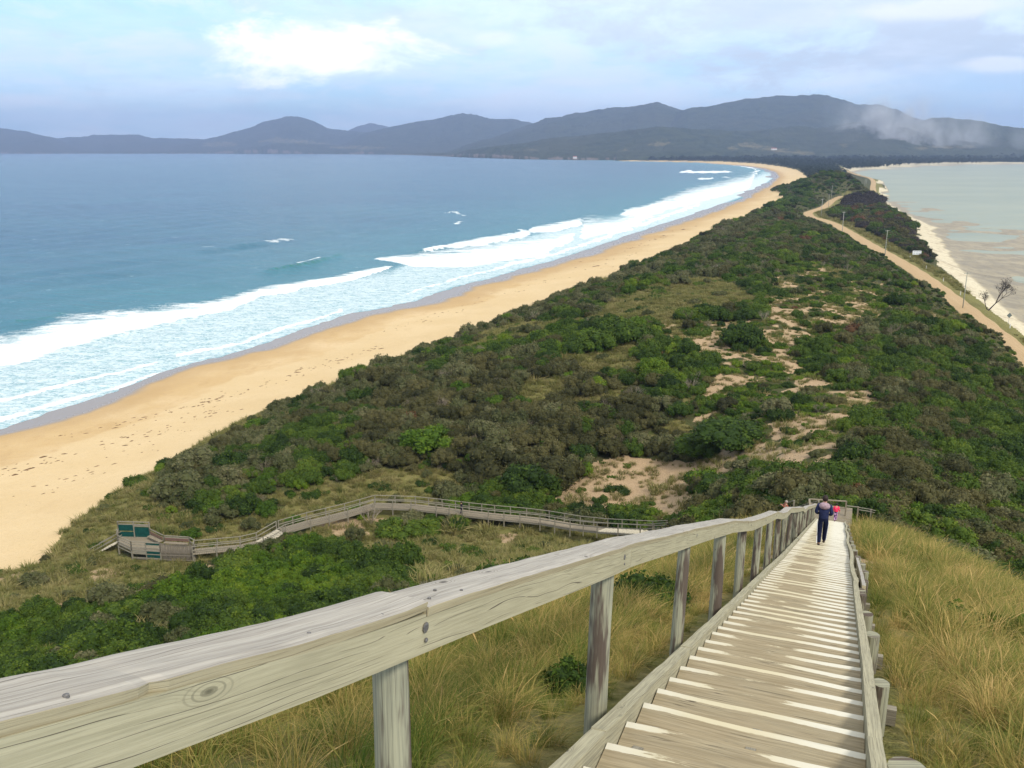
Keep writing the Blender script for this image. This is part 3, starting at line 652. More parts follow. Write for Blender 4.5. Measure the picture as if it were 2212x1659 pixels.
def build_sea():
    az = np.radians(np.linspace(-62, 26, 1000)); rs = [105.]
    while rs[-1] < 12500: r = rs[-1]; rs.append(r + min(.022 * r, max(.35, 1.05 * r * r / 44500.)))
    rs = np.array(rs); X = rs[:, None] * np.sin(az)[None]; Y = rs[:, None] * np.cos(az)[None]; Z0 = np.zeros(X.shape)
    xd, yd = todisp(X, Y, Z0)
    wl3 = [(*atz(a, b, 0)[:2], 0) for a, b in WATER]; dw, sd_, _, al = polydist(X, Y, wl3)   # seaward: left of the line
    sea = np.where(sd_ > 0, dw, -dw)
    wx = 9 * fbm(X / 14., Y / 14., 3, 71) + 4 * fbm(X / 4., Y / 4., 2, 73); wy = wx * .22 * np.clip(250 / rs[:, None], .12, 1.2)
    foam = np.zeros(X.shape); lace = np.zeros(X.shape)
    for pts, st, soft in BANDS:
        p = np.array(pts, float); o = np.argsort(p[:, 0]); p = p[o]
        xx = xd + wx; t = np.interp(xx, p[:, 0], p[:, 1]); b = np.interp(xx, p[:, 0], p[:, 2]); h = np.maximum(b - t, .6)
        k = (yd + wy - t) / h
        inx = sstep(p[0, 0] - 1, p[0, 0] + 12, xx) * (1 - sstep(p[-1, 0] - 12, p[-1, 0] + 1, xx)) if p[0, 0] > -100 else 1 - sstep(p[-1, 0] - 12, p[-1, 0] + 1, xx)
        foam = np.maximum(foam, st * (.62 * sstep(-soft, soft * .6, k) + .38 * sstep(.1, .6, k) if (p[:, 2] - p[:, 1]).max() > 9 else sstep(-soft, soft * .8, k)) * (1 - sstep(.94, 1.12, k)) * inx)
    outer = interp(xd, [(-400, 800), (0, 726), (130, 690), (300, 667), (500, 640), (560, 622), (700, 600), (850, 572), (900, 548), (1000, 532), (1135, 500), (1262, 470), (1340, 458), (1440, 428), (1500, 404), (1560, 391), (1620, 376), (1650, 362)])
    washw = sstep(0, 22, yd - outer + wx * .5) * (sea > -4)
    lace = washw * interp(np.hypot(X, Y), [(150, .62), (400, .62), (1000, .75)])
    lace = lace * sstep(-2, 3, sea + 2)
    turq = np.exp(-np.maximum(sea, 0) / 120.) * .95
    face = np.zeros(X.shape); Z = Z0.copy()
    for pts, hh, wd in CRESTS:
        pl = [(*atz(a, b, 0)[:2], 0) for a, b in pts]; d, s_, _, a_ = polydist(X, Y, pl); L = sum(math.dist(a[:2], b[:2]) for a, b in zip(pl[:-1], pl[1:]))
        v = d * s_; env = sstep(0, L * .18, a_) * (1 - sstep(L * .82, L, a_)); env = np.where(d < wd * 4, env, 0)
        ht = np.where(v < 0, np.exp(-(v / (wd * .32)) ** 2), np.exp(-(v / wd) ** 2)) * env * (.75 + .5 * fbm(X / 9., Y / 9., 2, 81))
        Z = Z + hh * 1.5 * ht; face = np.maximum(face, np.where(v < 0, ht, ht * .3) * min(1, hh * 1.1) * np.exp(-(np.maximum(sea - 60, 0)) / 120.))
    # open swell running in along the shore
    shore = sea + 8 * fbm(X / 90., Y / 90., 3, 91); am = sstep(25, 120, sea) * np.exp(-sea / 2500.)
    Z = Z + am * .48 * np.sin(shore / 4.6 + 1.5 * fbm(X / 70., Y / 70., 2, 93)) * (.5 + vnoise(X / 55., Y / 120., 95)) + .05 * fbm(X / 3., Y / 3., 2, 97) * (np.hypot(X, Y) < 900)
    lim = (sea > -9) | (yd < 349) | (xd < 1250) & (sea > -9)
    idx = np.arange(X.size).reshape(X.shape); F = np.stack([idx[:-1, :-1], idx[:-1, 1:], idx[1:, 1:], idx[1:, :-1]], -1).reshape(-1, 4)[:, ::-1]
    F = F[lim[:-1, :-1].ravel()]; used = np.unique(F); rm = np.full(X.size, -1); rm[used] = np.arange(len(used))
    V = np.stack([X, Y, Z + .04], -1).reshape(-1, 3)
    me = npmesh('sea', V[used], rm[F], True, {k: v.ravel()[used] for k, v in dict(foam=foam, lace=lace, turq=turq, face=face, along=al, off=sea).items()})
    m = mat_new('sea water'); n = NT(m); P = n.geo()
    fo, la, tq, fa = n.attr('foam'), n.attr('lace'), n.attr('turq'), n.attr('face')
    big = n.noise(P, .004, 5, .6, sc=(1, 2.2, 1)); mid = n.noise(P, .035, 5, .6, sc=(1, 2.0, 1))
    rip = n.noise(P, .11, 6, .72, sc=(.35, 2.0, 1), rot=(0, 0, R(-14)))
    c = n.mix(n.ramp(big, .3, .7), (.014, .075, .165), (.026, .115, .20)); c = n.mix(n.math('MULTIPLY', n.ramp(rip, .44, .62), .65), c, (.010, .05, .105))  # dark streaks put the shade of ripples and swell into the water colour
    c = n.mix(n.math('MULTIPLY', n.ramp(mid, .35, .7), .35), c, (.05, .15, .20))
    c = n.mix(tq, c, (.06, .25, .28)); c = n.mix(n.ramp(fa, .12, .6), c, (.012, .15, .135))
    cell = n.node('ShaderNodeTexVoronoi', feature='DISTANCE_TO_EDGE'); mp = n.node('ShaderNodeMapping'); mp.inputs['Rotation'].default_value = (0, 0, R(-20)); mp.inputs['Scale'].default_value = (.22, .62, 1)
    wv = n.node('ShaderNodeVectorMath', operation='ADD'); wn = n.node('ShaderNodeTexNoise'); n.put(wn.inputs['Vector'], P); wn.inputs['Scale'].default_value = .35; wn.inputs['Detail'].default_value = 3
    wm = n.node('ShaderNodeVectorMath', operation='SCALE'); n.put(wm.inputs[0], wn.outputs['Color']); wm.inputs['Scale'].default_value = 5.; n.put(wv.inputs[0], P); n.put(wv.inputs[1], wm.outputs[0])
    n.put(mp.inputs[0], wv.outputs[0]); n.put(cell.inputs['Vector'], mp.outputs[0]); cell.inputs['Scale'].default_value = 1.
    f1 = n.noise(P, .16, 5, .65, sc=(1, 2., 1), rot=(0, 0, R(-20))); f2 = n.noise(P, 1.6, 5, .7, sc=(1, 1.6, 1)); f3 = n.noise(P, .05, 3, .6)
    web = n.ramp(cell.outputs[0], .22, .02)
    v = n.math('ADD', n.math('MULTIPLY', web, .34), n.math('ADD', n.math('MULTIPLY', n.math('SUBTRACT', f1, .5), 1.1), n.math('MULTIPLY', n.math('SUBTRACT', f2, .5), 1.0)))
    lm = n.ramp(n.math('ADD', la, v), .42, 1.0)
    fm = n.ramp(n.math('ADD', n.math('MULTIPLY', fo, 1.15), n.math('ADD', n.math('ADD', n.math('MULTIPLY', n.math('SUBTRACT', f1, .5), 1.5), n.math('MULTIPLY', n.math('SUBTRACT', n.noise(P, .045, 3, .6, sc=(1, 2.4, 1), rot=(0, 0, R(-20))), .5), 1.3)), n.math('MULTIPLY', n.math('SUBTRACT', f2, .5), 1.3))), .35, .95)
    k = n.math('MAXIMUM', n.math('MULTIPLY', lm, .62), fm, clamp=True)
    c = n.mix(n.math('MULTIPLY', la, 1.0), c, (.40, .60, .63)); c = n.mix(k, c, (.85, .89, .89))
    w1 = n.noise(P, .10, 3, .6, sc=(.6, 2.2, 1), rot=(0, 0, R(-14))); w2 = n.noise(P, .9, 3, .6, sc=(1, 1.8, 1)); w3 = n.noise(P, 3.5, 2, .6)
    h = n.math('ADD', n.math('MULTIPLY', w1, 2.6), n.math('ADD', n.math('MULTIPLY', w2, 1.0), n.math('MULTIPLY', w3, .28)))
    h = n.math('ADD', n.math('ADD', h, n.math('MULTIPLY', rip, 1.5)), n.math('MULTIPLY', k, .35))
    n.out(n.bsdf(c, n.math('ADD', .22, n.math('MULTIPLY', k, .6)), .5, n.bump(h, .75, 1.0), IOR=1.33))
    tag(link('sea', me, m), kind='structure')
build_sea()
def build_bay():
    az = np.radians(np.linspace(12, 80, 120)); rs = np.exp(np.linspace(math.log(200), math.log(3900), 90))
    X = rs[:, None] * np.sin(az)[None]; Y = rs[:, None] * np.cos(az)[None]; Z = np.full(X.shape, .05)
    _, sd_, _, _ = polydist(X, Y, ROADP); ok = (sd_ > 0)
    xd, yd = todisp(X, Y, Z); ok &= (yd > interp(xd, [(a, b - 1.2) for a, b in BFAR])) & (xd > 1800)
    idx = np.arange(X.size).reshape(X.shape); F = np.stack([idx[:-1, :-1], idx[:-1, 1:], idx[1:, 1:], idx[1:, :-1]], -1).reshape(-1, 4)[:, ::-1]
    F = F[ok[:-1, :-1].ravel()]; V = np.stack([X, Y, Z], -1).reshape(-1, 3)
    m = mat_new('bay water'); n = NT(m); P = n.geo(); a = n.noise(P, .006, 4, .6, sc=(1, 1.5, 1)); b = n.noise(P, .05, 3, .6, sc=(1, 2, 1))
    c = n.mix(n.ramp(a, .3, .7), (.24, .265, .21), (.30, .315, .235)); c = n.mix(n.math('MULTIPLY', n.ramp(b, .4, .7), .4), c, (.20, .27, .27))
    n.out(n.bsdf(c, .42, .16, n.bump(n.noise(P, 1.2, 3, .6), .4, .3), IOR=1.33))
    tag(link('bay_water', npmesh('bay_water', V, F, True), m), kind='structure')
build_bay()

# ------------------------------------------------------------------ far hills: real relief, ridge behind ridge
def build_hills():
    def el2z(yd, R_): v = yd * KD; t = math.atan((384 - v) / FPX) - PITCH; return H + R_ * math.tan(t)
    SHORE = [(-1500, 331.5), (0, 332), (440, 332), (800, 333.5), (880, 335), (1000, 340), (1120, 344), (1250, 346), (1370, 346.5), (1700, 347.5), (2000, 347), (2212, 347), (3700, 347)]
    LAY = [  # distance, half depth, sky line in the view
        (14000, 1200, [(600, 345), (730, 290), (770, 272), (800, 266), (830, 272), (860, 282), (900, 345)]),
        (11600, 1700, [(-1500, 260), (-300, 262), (0, 279), (60, 286), (125, 297), (170, 320), (300, 345)]),
        (12200, 1700, [(60, 340), (125, 298), (170, 294), (215, 291), (250, 290), (290, 293), (330, 297), (390, 299), (440, 301), (500, 320), (700, 345)]),
        (11800, 2100, [(300, 345), (430, 303), (470, 294), (520, 281), (570, 268), (600, 263), (625, 255), (650, 256), (680, 264), (710, 278), (745, 281), (800, 287), (850, 320), (1000, 345)]),
        (10300, 2200, [(700, 345), (790, 290), (845, 275), (900, 264), (940, 259), (975, 250), (1000, 246), (1025, 249), (1060, 258), (1110, 260), (1160, 268), (1250, 300), (1400, 345)]),
        (8000, 2200, [(950, 345), (1150, 270), (1180, 258), (1230, 247), (1290, 241), (1340, 235), (1380, 230), (1415, 227), (1450, 235), (1490, 239), (1530, 236), (1600, 260), (1800, 345)]),
        (7600, 2400, [(1300, 345), (1480, 240), (1520, 234), (1560, 222), (1600, 214), (1650, 210), (1700, 207), (1750, 210), (1800, 219), (1850, 232), (1885, 232), (1950, 248), (2000, 264), (2100, 300), (2212, 340)]),
        (5600, 1100, [(1780, 345), (1900, 290), (1960, 270), (2000, 262), (2040, 258), (2070, 262), (2120, 264), (2160, 274), (2212, 280), (2350, 268), (2800, 255), (3700, 262)]),
        (5400, 1300, [(760, 345), (900, 330), (1000, 322), (1100, 311), (1200, 295), (1300, 283), (1380, 277), (1460, 273), (1530, 276), (1600, 278), (1700, 277), (1760, 283), (1850, 268), (1950, 264), (2050, 290), (2300, 300), (3700, 300)]),
        (4300, 420, [(1150, 347), (1300, 333), (1450, 327), (1600, 325), (1750, 330), (1900, 336), (2212, 337), (3700, 337)]),
        (9700, 600, [(300, 340), (450, 322), (560, 310), (640, 306), (760, 318), (850, 322), (950, 330), (1000, 340)])]
    az = np.radians(np.concatenate([np.linspace(-60, -33, 80)[:-1], np.linspace(-33, 33, 1180), np.linspace(33, 62, 80)[1:]]))
    rs = np.concatenate([np.arange(3200, 6500, 32), np.arange(6500, 13500, 60), np.arange(13500, 15400, 160)])
    AZ, Y = np.meshgrid(az, rs); X = Y * np.tan(AZ)
    # direction -> the view's x at the horizon
    xh = (512 + FPX * np.tan(AZ) / CA) / KD
    rsh = np.array([atz(a, b, 0)[1] for a, b in SHORE]); shr = np.interp(xh[0], [a for a, b in SHORE], rsh)
    shr = np.where(xh[0] > 1330, np.interp(xh[0], [1330, 1400, 1900, 2212, 3700], [4000, 3900, 3650, 3400, 3400]), shr)[None]
    shr = shr * (1 + .012 * fbm(AZ * 90, AZ * 0 + 3, 3, 5))
    Z = np.full(X.shape, -8.)
    for Rr, dp, line in LAY:
        zl = np.array([max(2, el2z(b, Rr) - 5) for a, b in line]); top = np.interp(xh, [a for a, b in line], zl)
        wig = Rr * (1 + .05 * fbm(AZ * 9, AZ * 0 + Rr / 1000., 3, 7))
        k = (Y - wig) / dp; prf = np.where(k < 0, np.exp(-(k / .62) ** 2), np.exp(-(k / .6) ** 2))
        rough = 1 + .16 * fbm(X / 700., Y / 700., 5, 13, .55) * (1 - np.exp(-(k * 2.2) ** 2))
        Z = np.maximum(Z, top * prf * rough)
    gul = fbm(X / 420., Y / 420., 5, 19, .55)
    Z = Z + np.clip(Z, 0, 220) * .20 * gul
    lift = sstep(0, 260, Y - shr); Z = np.where(Y > shr, np.maximum(Z, 4 + 10 * lift) * (.25 + .75 * lift) + 2, -8)
    Z = Z + np.where(Y > shr + 20, 9 * (fbm(X / 45., Y / 45., 3, 23, .7)), 0)     # the forest's own roughness
    xd, yd = todisp(X, Y, Z); cl = np.zeros(X.shape); n1 = fbm(X / 60., Y / 60., 3, 29)
    for poly in ([(435, 315), (450, 308), (500, 307), (515, 313), (480, 318)], [(540, 308), (600, 298), (650, 302), (720, 312), (640, 309), (580, 306)], [(700, 318), (780, 314), (850, 319), (760, 323)], [(1130, 325), (1150, 321), (1165, 325)], [(1395, 313), (1410, 307), (1445, 304), (1450, 309), (1425, 316)],
                 [(1590, 309), (1620, 306), (1650, 316), (1700, 322), (1760, 330), (1740, 336), (1660, 326), (1600, 318)], [(1330, 326), (1350, 322), (1360, 326)], [(1570, 318), (1590, 315), (1600, 322), (1580, 326)], [(1970, 318), (2100, 314), (2110, 320), (1990, 324)], [(1800, 314), (1830, 311), (1830, 316)]):
        cl = np.maximum(cl, inpoly(xd + n1 * 5, yd + n1 * 2, poly) * 1.)
    rock = ((Y > shr) & (Y < shr + 70) & (xh < 1330)).astype(float) * (fbm(AZ * 260, AZ * 0, 3, 3) > -.05)
    idx = np.arange(X.size).reshape(X.shape); F = np.stack([idx[:-1, :-1], idx[:-1, 1:], idx[1:, 1:], idx[1:, :-1]], -1).reshape(-1, 4)[:, ::-1]
    keep = (Z[:-1, :-1] > -7.5).ravel() | (Z[1:, 1:] > -7.5).ravel(); F = F[keep]
    used = np.unique(F); rm = np.full(X.size, -1); rm[used] = np.arange(len(used)); V = np.stack([X, Y, Z], -1).reshape(-1, 3)
    me = npmesh('hills', V[used], rm[F], True, dict(clear=cl.ravel()[used], rock=rock.ravel()[used]))
    m = mat_new('forested hills'); n = NT(m); P = n.geo(); a = n.noise(P, .012, 6, .7); b = n.noise(P, .0016, 4, .6)
    c = n.mix(n.ramp(a, .35, .65), (.018, .030, .014), (.050, .062, .030)); c = n.mix(n.math('MULTIPLY', n.ramp(b, .4, .65), .5), c, (.055, .058, .034))
    c = n.mix(n.math('MULTIPLY', n.attr('clear'), n.ramp(n.noise(P, .02, 4, .6), .4, .55)), c, (.13, .115, .06)); c = n.mix(n.attr('rock'), c, (.16, .13, .11))
    n.out(n.bsdf(c, .95, .1, n.bump(a, 1., 25.)))
    tag(link('hills', me, m), kind='structure')
build_hills()
def build_haze():
    m = mat_new('sea air'); n = NT(m); v = n.node('ShaderNodeVolumePrincipled'); v.inputs['Color'].default_value = (.50, .64, 1.0, 1)
    v.inputs['Density'].default_value = 9.5e-5; v.inputs['Anisotropy'].default_value = .25
    o = n.node('ShaderNodeOutputMaterial'); n.l.new(v.outputs[0], o.inputs['Volume'])
    x, y0, y1, z0, z1 = 15500, -700, 16500, -14., 640.
    me = bpy.data.meshes.new('haze')
    me.from_pydata([(-x, y0, z0), (x, y0, z0), (x, y1, z0), (-x, y1, z0), (-x, y0, z1), (x, y0, z1), (x, y1, z1), (-x, y1, z1)], [],
                   [(0, 3, 2, 1), (4, 5, 6, 7), (0, 1, 5, 4), (1, 2, 6, 5), (2, 3, 7, 6), (3, 0, 4, 7)]); me.update()
    tag(link('haze', me, m), kind='stuff')
# ------------------------------------------------------------------ the long timber stair
def W3(s, c, z): x, y = sc2(s, c); return Vector((x, y, z))
def pz(s): return float(prof(s))
stair = empty('staircase', W3(0, 0, pz(0)))
tag(stair, 'long timber staircase with white edged treads running down the grassy ridge', 'staircase')
def rel(o, parent):
    o.parent = parent; o.matrix_parent_inverse = Matrix.Translation(-parent.matrix_world.translation) if False else Matrix.Identity(4)
    return o
def part(mb, name, mat, parent, smooth=False, weld=False):
    """vertices were given in world coordinates: move them into the parent's frame"""
    loc = parent_loc(parent)
    o = mb.build(name, mat, parent, smooth, weld)
    o.data.transform(Matrix.Translation(-loc)); return o
def parent_loc(p):
    l = Vector()
    while p is not None: l += p.location; p = p.parent
    return l
def tread(s0, k):
    b = MB(); r0 = random.uniform(-.006, .006); r1 = random.uniform(-.006, .006); yw = random.uniform(-.009, .009)
    cl, cr = CL + .004, float(cright(s0)) - .004
    z = pz(s0); L = .46; n = 8; sk = random.uniform(-.01, .012)
    top = []
    for i in range(n + 1):
        t = i / n; c = cl + (cr - cl) * t; dz = r0 + (r1 - r0) * t + .004 * math.sin(t * 5 + k); ss = s0 + yw * (t - .5) + .004 * math.sin(t * 9 + k * 1.7)
        top.append((ss, c, z + dz))
    for i in range(n):
        a, d = top[i], top[i + 1]
        A = [W3(a[0], a[1], a[2]), W3(d[0], d[1], d[2]), W3(d[0] - L, d[1], d[2] + sk), W3(a[0] - L, a[1], a[2] + sk)]
        ua, ud = a[1] - CL, d[1] - CL
        b.quad([A[3], A[2], A[1], A[0]], [(ua, L), (ud, L), (ud, 0), (ua, 0)])
        dn = Vector((0, 0, -.045))
        b.quad([A[0], A[1], A[1] + dn, A[0] + dn], [(ua, 0), (ud, 0), (ud, .02), (ua, .02)])
        b.quad([A[0] + dn, A[1] + dn, A[2] + dn, A[3] + dn], [(ua, .3), (ud, .3), (ud, .7), (ua, .7)])
        if i == 0: b.quad([A[3], A[0], A[0] + dn, A[3] + dn], [(ua, L), (ua, .3), (ua + .04, .3), (ua + .04, L)])
        if i == n - 1: b.quad([A[1], A[2], A[2] + dn, A[1] + dn], [(ud, .3), (ud, L), (ud + .04, L), (ud + .04, .3)])
        b.quad([A[2], A[3], A[3] + dn, A[2] + dn], [(ud, L), (ua, L), (ua, L + .04), (ud, L + .04)])
    return b
S_T = []; s = 1.3
while s < 57.4: S_T.append(s); s += .452
far = MB()
for k, s0 in enumerate(S_T):
    b = tread(s0, k)
    if k < 100: part(b, 'tread', M_TREAD, stair)
    else:
        i0 = len(far.v); far.v += b.v; far.f += [tuple(i + i0 for i in f) for f in b.f]; far.uv += b.uv
if far.v: tag(part(far, 'tread', M_TREAD, stair), kind='stuff')
def plank_run(c_of, s0, s1, w, h, z_of, amp, seed, step=.12):
    b = MB(); pts = []; sq = []; n = max(2, int((s1 - s0) / step))
    for i in range(n + 1):
        s_ = s0 + (s1 - s0) * i / n
        j = amp * float(fbm(np.array(s_ * 1.3 + seed), np.array(seed * 1.0), 3, 7)); j2 = amp * float(fbm(np.array(s_ * 2.1 + seed), np.array(seed + 4.), 3, 11))
        pts.append(W3(s_, c_of(s_) + j * .6, z_of(s_) + j2)); sq.append((w, h * (1 + j2 * 3)))
    b.tube(pts, 0, sq=sq, up=(0, 0, 1)); return b
js = [-1, 3.98, 6.75, 10.2, 15.3, 20.7, 26, 31.5, 37, 42.5, 48, 53, 57.5]
for i in range(len(js) - 1):
    part(plank_run(lambda s_: CL - .048, js[i] + .004, js[i + 1] - .004, .085, .19, lambda s_: pz(s_) - .045, .012, 3.3 + i), 'kerb', M_KERB, stair)
js = [-1, 5.0, 9.4, 13.9, 19.2, 24.6, 30.3, 36, 42, 48, 53, 57.5]
for i in range(len(js) - 1):
    part(plank_run(lambda s_: float(cright(s_)) + .042 + .03 * math.sin(s_ * .55) * (s_ > 16), js[i] + .004, js[i + 1] - .004, .082, .20, lambda s_: pz(s_) - .03, .010, 33.3 + i), 'kerb', M_KERB, stair)
for (a, b_) in ((15.0, 18.4), (18.5, 23.0)):
    part(plank_run(lambda s_: float(cright(s_)) + .17, a, b_, .06, .14, lambda s_: pz(s_) + .03, .015, 51 + a), 'side_board', M_CAP, stair)
for c0 in (CL + .12, -.33, .18):
    part(plank_run(lambda s_: c0, .4, 57.3, .06, .17, lambda s_: pz(s_) - .17, 0, 1, step=2.), 'stringer', M_OLD, stair)
for i, (s_, dc, rad, up_) in enumerate([(4.66, .20, .105, .04), (6.92, .135, .068, .05), (9.62, .15, .076, .05), (11.6, .14, .08, .04), (14.0, .12, .07, .06), (14.9, .125, .075, .03), (16.7, .20, .085, .05), (18.9, .26, .08, .08), (21.3, .26, .08, .08), (23.4, .2, .08, .1), (26.2, .17, .08, .1), (29.2, .16, .085, .08), (32.3, .15, .085, .06), (36, .15, .08, .05), (40, .15, .08, .05), (45, .15, .08, .05), (50, .15, .08, .05)]):
    b = MB(); c = float(cright(s_)) + dc; z = pz(s_)
    b.tube([W3(s_ - .03, c, z - 1.3), W3(s_, c, z + up_ - .02), W3(s_, c, z + up_)], [rad, rad, rad * .985], 14)
    part(b, 'stump', M_POST, stair)
for s_ in np.arange(2.0, 57, 2.65):     # cross bearers whose ends show on the right
    b = MB(); b.box(W3(s_, CL - .14, pz(s_) - .32), W3(s_, float(cright(s_)) + .30, pz(s_) - .32), .07, .15); part(b, 'bearer', M_OLD, stair)

# ------------------------------------------------------------------ handrail on round posts
rail = empty('handrail', W3(0, -1.2, pz(0))); tag(rail, 'weathered timber handrail on round posts beside the long stair', 'handrail')
CAPZ = [(-2.2, .31), (.8, -.82), (1.07, -.925), (1.28, -1.005), (1.52, -1.10), (1.98, -1.268), (2.21, -1.35), (3.27, -1.73), (4.6, -2.21), (4.98, -2.34), (6, -2.73), (7.4, -3.25), (9.0, -3.86), (10.4, -4.39), (11.2, -4.72), (12.9, -5.41), (14.6, -6.05), (16.5, -6.75), (18.54, -7.49), (20.5, -8.3), (22.3, -8.98), (24.5, -9.72), (29.3, -11.6), (34, -13.4), (36, -14.28), (40, -15.7), (48, -18.75), (57.3, -22.28)]
def cz(s): return H + float(interp(s, CAPZ))
def cap_run(s0, s1, seed, lift0=0., lift1=0.):
    b = MB(); n = max(3, int((s1 - s0) / (.035 if s0 < 6 else .15))); rows = []; m = 9; w = .182; th = .036
    knots = [(random.uniform(s0, s1), random.uniform(.2, .8), random.uniform(.6, 1.2)) for _ in range(int((s1 - s0) * 1.1) + 1)]
    for i in range(n + 1):
        s_ = s0 + (s1 - s0) * i / n; z = cz(s_) + lift0 * math.exp(-(s_ - s0) / .12) + lift1 * math.exp(-(s1 - s_) / .22)
        e0 = .006 * float(fbm(np.array(s_ * 3.1 + seed), np.array(1.), 4, 5)); e1 = .007 * float(fbm(np.array(s_ * 2.6 + seed), np.array(9.), 4, 6))
        notch = .014 * math.exp(-((s_ - 1.09) / .022) ** 2) if s0 < 1 else 0
        row = []
        for j in range(m):
            t = j / (m - 1); c = -1.128 - notch + e0 * .6 - t * (w + e1 - notch)
            zz = z + .0035 * float(fbm(np.array(s_ * 5. + seed), np.array(t * 3.), 3, 8)) - (.006 if j in (0, m - 1) else 0) - notch * .4 * (1 - t)
            for ks, kt, ka in knots: zz += .0055 * ka * math.exp(-((s_ - ks) / .05) ** 2 - ((t - kt) / .22) ** 2)
            row.append(W3(s_, c, zz))
        lo = [W3(s_, -1.134 - notch, z - th), W3(s_, -1.128 - w, z - th)]
        rows.append([lo[0]] + [W3(s_, -1.1275 - notch + e0 * .6, z - .009)] + row[0:] + [W3(s_, -1.1285 - w - e1, z - .010)] + [lo[1]])
    per = [0, .027, .035] + [.035 + w * j / (m - 1) for j in range(1, m)] + [.226, .252, .43]; uo = random.random() * 9
    for i in range(n):
        a, d = rows[i], rows[i + 1]; ua = uo + (s1 - s0) * i / n; ud = uo + (s1 - s0) * (i + 1) / n; k = len(a)
        for j in range(k):
            jj = (j + 1) % k; vv = per[j + 1] if jj else per[-1]
            b.quad([a[j], a[jj], d[jj], d[j]], [(ua, per[j]), (ua, vv), (ud, vv), (ud, per[j])])
    for r_, u in ((rows[0], 0), (rows[-1], 1)):
        P = r_ if u == 0 else list(reversed(r_)); P = list(reversed(P)); b.quad(P, [(p.z * .2, (p.x + p.y)) for p in P])
    return b
capj = [-2.0, 2.195, 6.95, 12.2, 17.6, 23.1, 28.4, 33.8, 39.4, 45., 51., 57.4]
for i in range(len(capj) - 1):
    part(cap_run(capj[i], capj[i + 1] - .008, 3. * i + 1, -.006 if i else 0, .016 if i == 0 else 0), 'rail_cap', M_CAP, rail)
fj = [-2.0, 4.92, 10.35, 15.6, 21.0, 26.3, 31.5, 37., 42.5, 48., 53., 57.3]
faces = []
for i in range(len(fj) - 1):
    b = MB(); pts = []; s0, s1 = fj[i] + .003, fj[i + 1] - .004; n = max(3, int((s1 - s0) / .3))
    for k in range(n + 1):
        s_ = s0 + (s1 - s0) * k / n; pts.append(W3(s_, -1.155 + .004 * math.sin(s_ * 2), cz(s_) - .036 - .0615 - .002))
    b.tube(pts, 0, sq=(.042, .123), up=(0, 0, 1)); faces.append(part(b, 'rail_board', M_FACE, rail))
M_BOLT = plain('rusted galvanised bolt', (.16, .15, .14), .55, .5, .4, 90, .6)
POSTS = [(2.14, .058, 0.02), (4.70, .068, .085), (7.43, .055, .13), (10.1, .072, .11), (12.6, .066, .10), (15.4, .068, .11), (18.2, .07, .11), (21.0, .066, .12), (23.6, .068, .1), (26.4, .068, .1), (29.0, .066, .1), (31.5, .068, .12), (34.2, .07, .1), (36.6, .066, .1), (39.8, .068, .1), (43.2, .07, .1), (47.4, .07, .1), (51.9, .07, .1), (56.9, .07, .1), (-.6, .07, .1)]
for s_, r_, lean in POSTS:
    b = MB(); zt = cz(s_) - .037; zb = pz(s_) - 1.3; hh = zt - zb; pts = []; rr = []
    for k in range(12):
        t = k / 11.; z = zb + hh * t
        pts.append(W3(s_ - lean * (1 - t) * hh + .006 * math.sin(t * 7 + s_), -1.178 - r_ + .004 * math.sin(t * 5 + s_ * 3), z)); rr.append(r_ * (1.06 - .08 * t) * (1 + .02 * math.sin(t * 9 + s_)))
    b.tube(pts, rr, 20, roll=random.random()); p_ = part(b, 'post', M_POST, rail, True, True)
    for dz, rb in ((-.085, .011), (-.128, .005)):
        if s_ < 30 and not (rb < .01 and s_ > 6):
            q = MB(); z = cz(s_) - .036 + dz + .03; q.tube([W3(s_ + .04, -1.135, z), W3(s_ + .04, -1.131, z), W3(s_ + .04, -1.129, z)], [rb * 1.5, rb * 1.5, rb], 12)
            part(q, 'bolt', M_BOLT, faces[sum(1 for v in fj[1:] if v < s_)] if s_ > 0 else faces[0])
for s_, c_ in ((.93, -1.15), (1.62, -1.16), (1.95, -1.15), (2.28, -1.17), (2.42, -1.22), (2.5, -1.16)):
    q = MB(); q.tube([W3(s_, c_, cz(s_) - .002), W3(s_, c_, cz(s_) + .003), W3(s_, c_, cz(s_) + .0045)], [.006, .0055, .003], 10); part(q, 'nail', M_BOLT, rail)

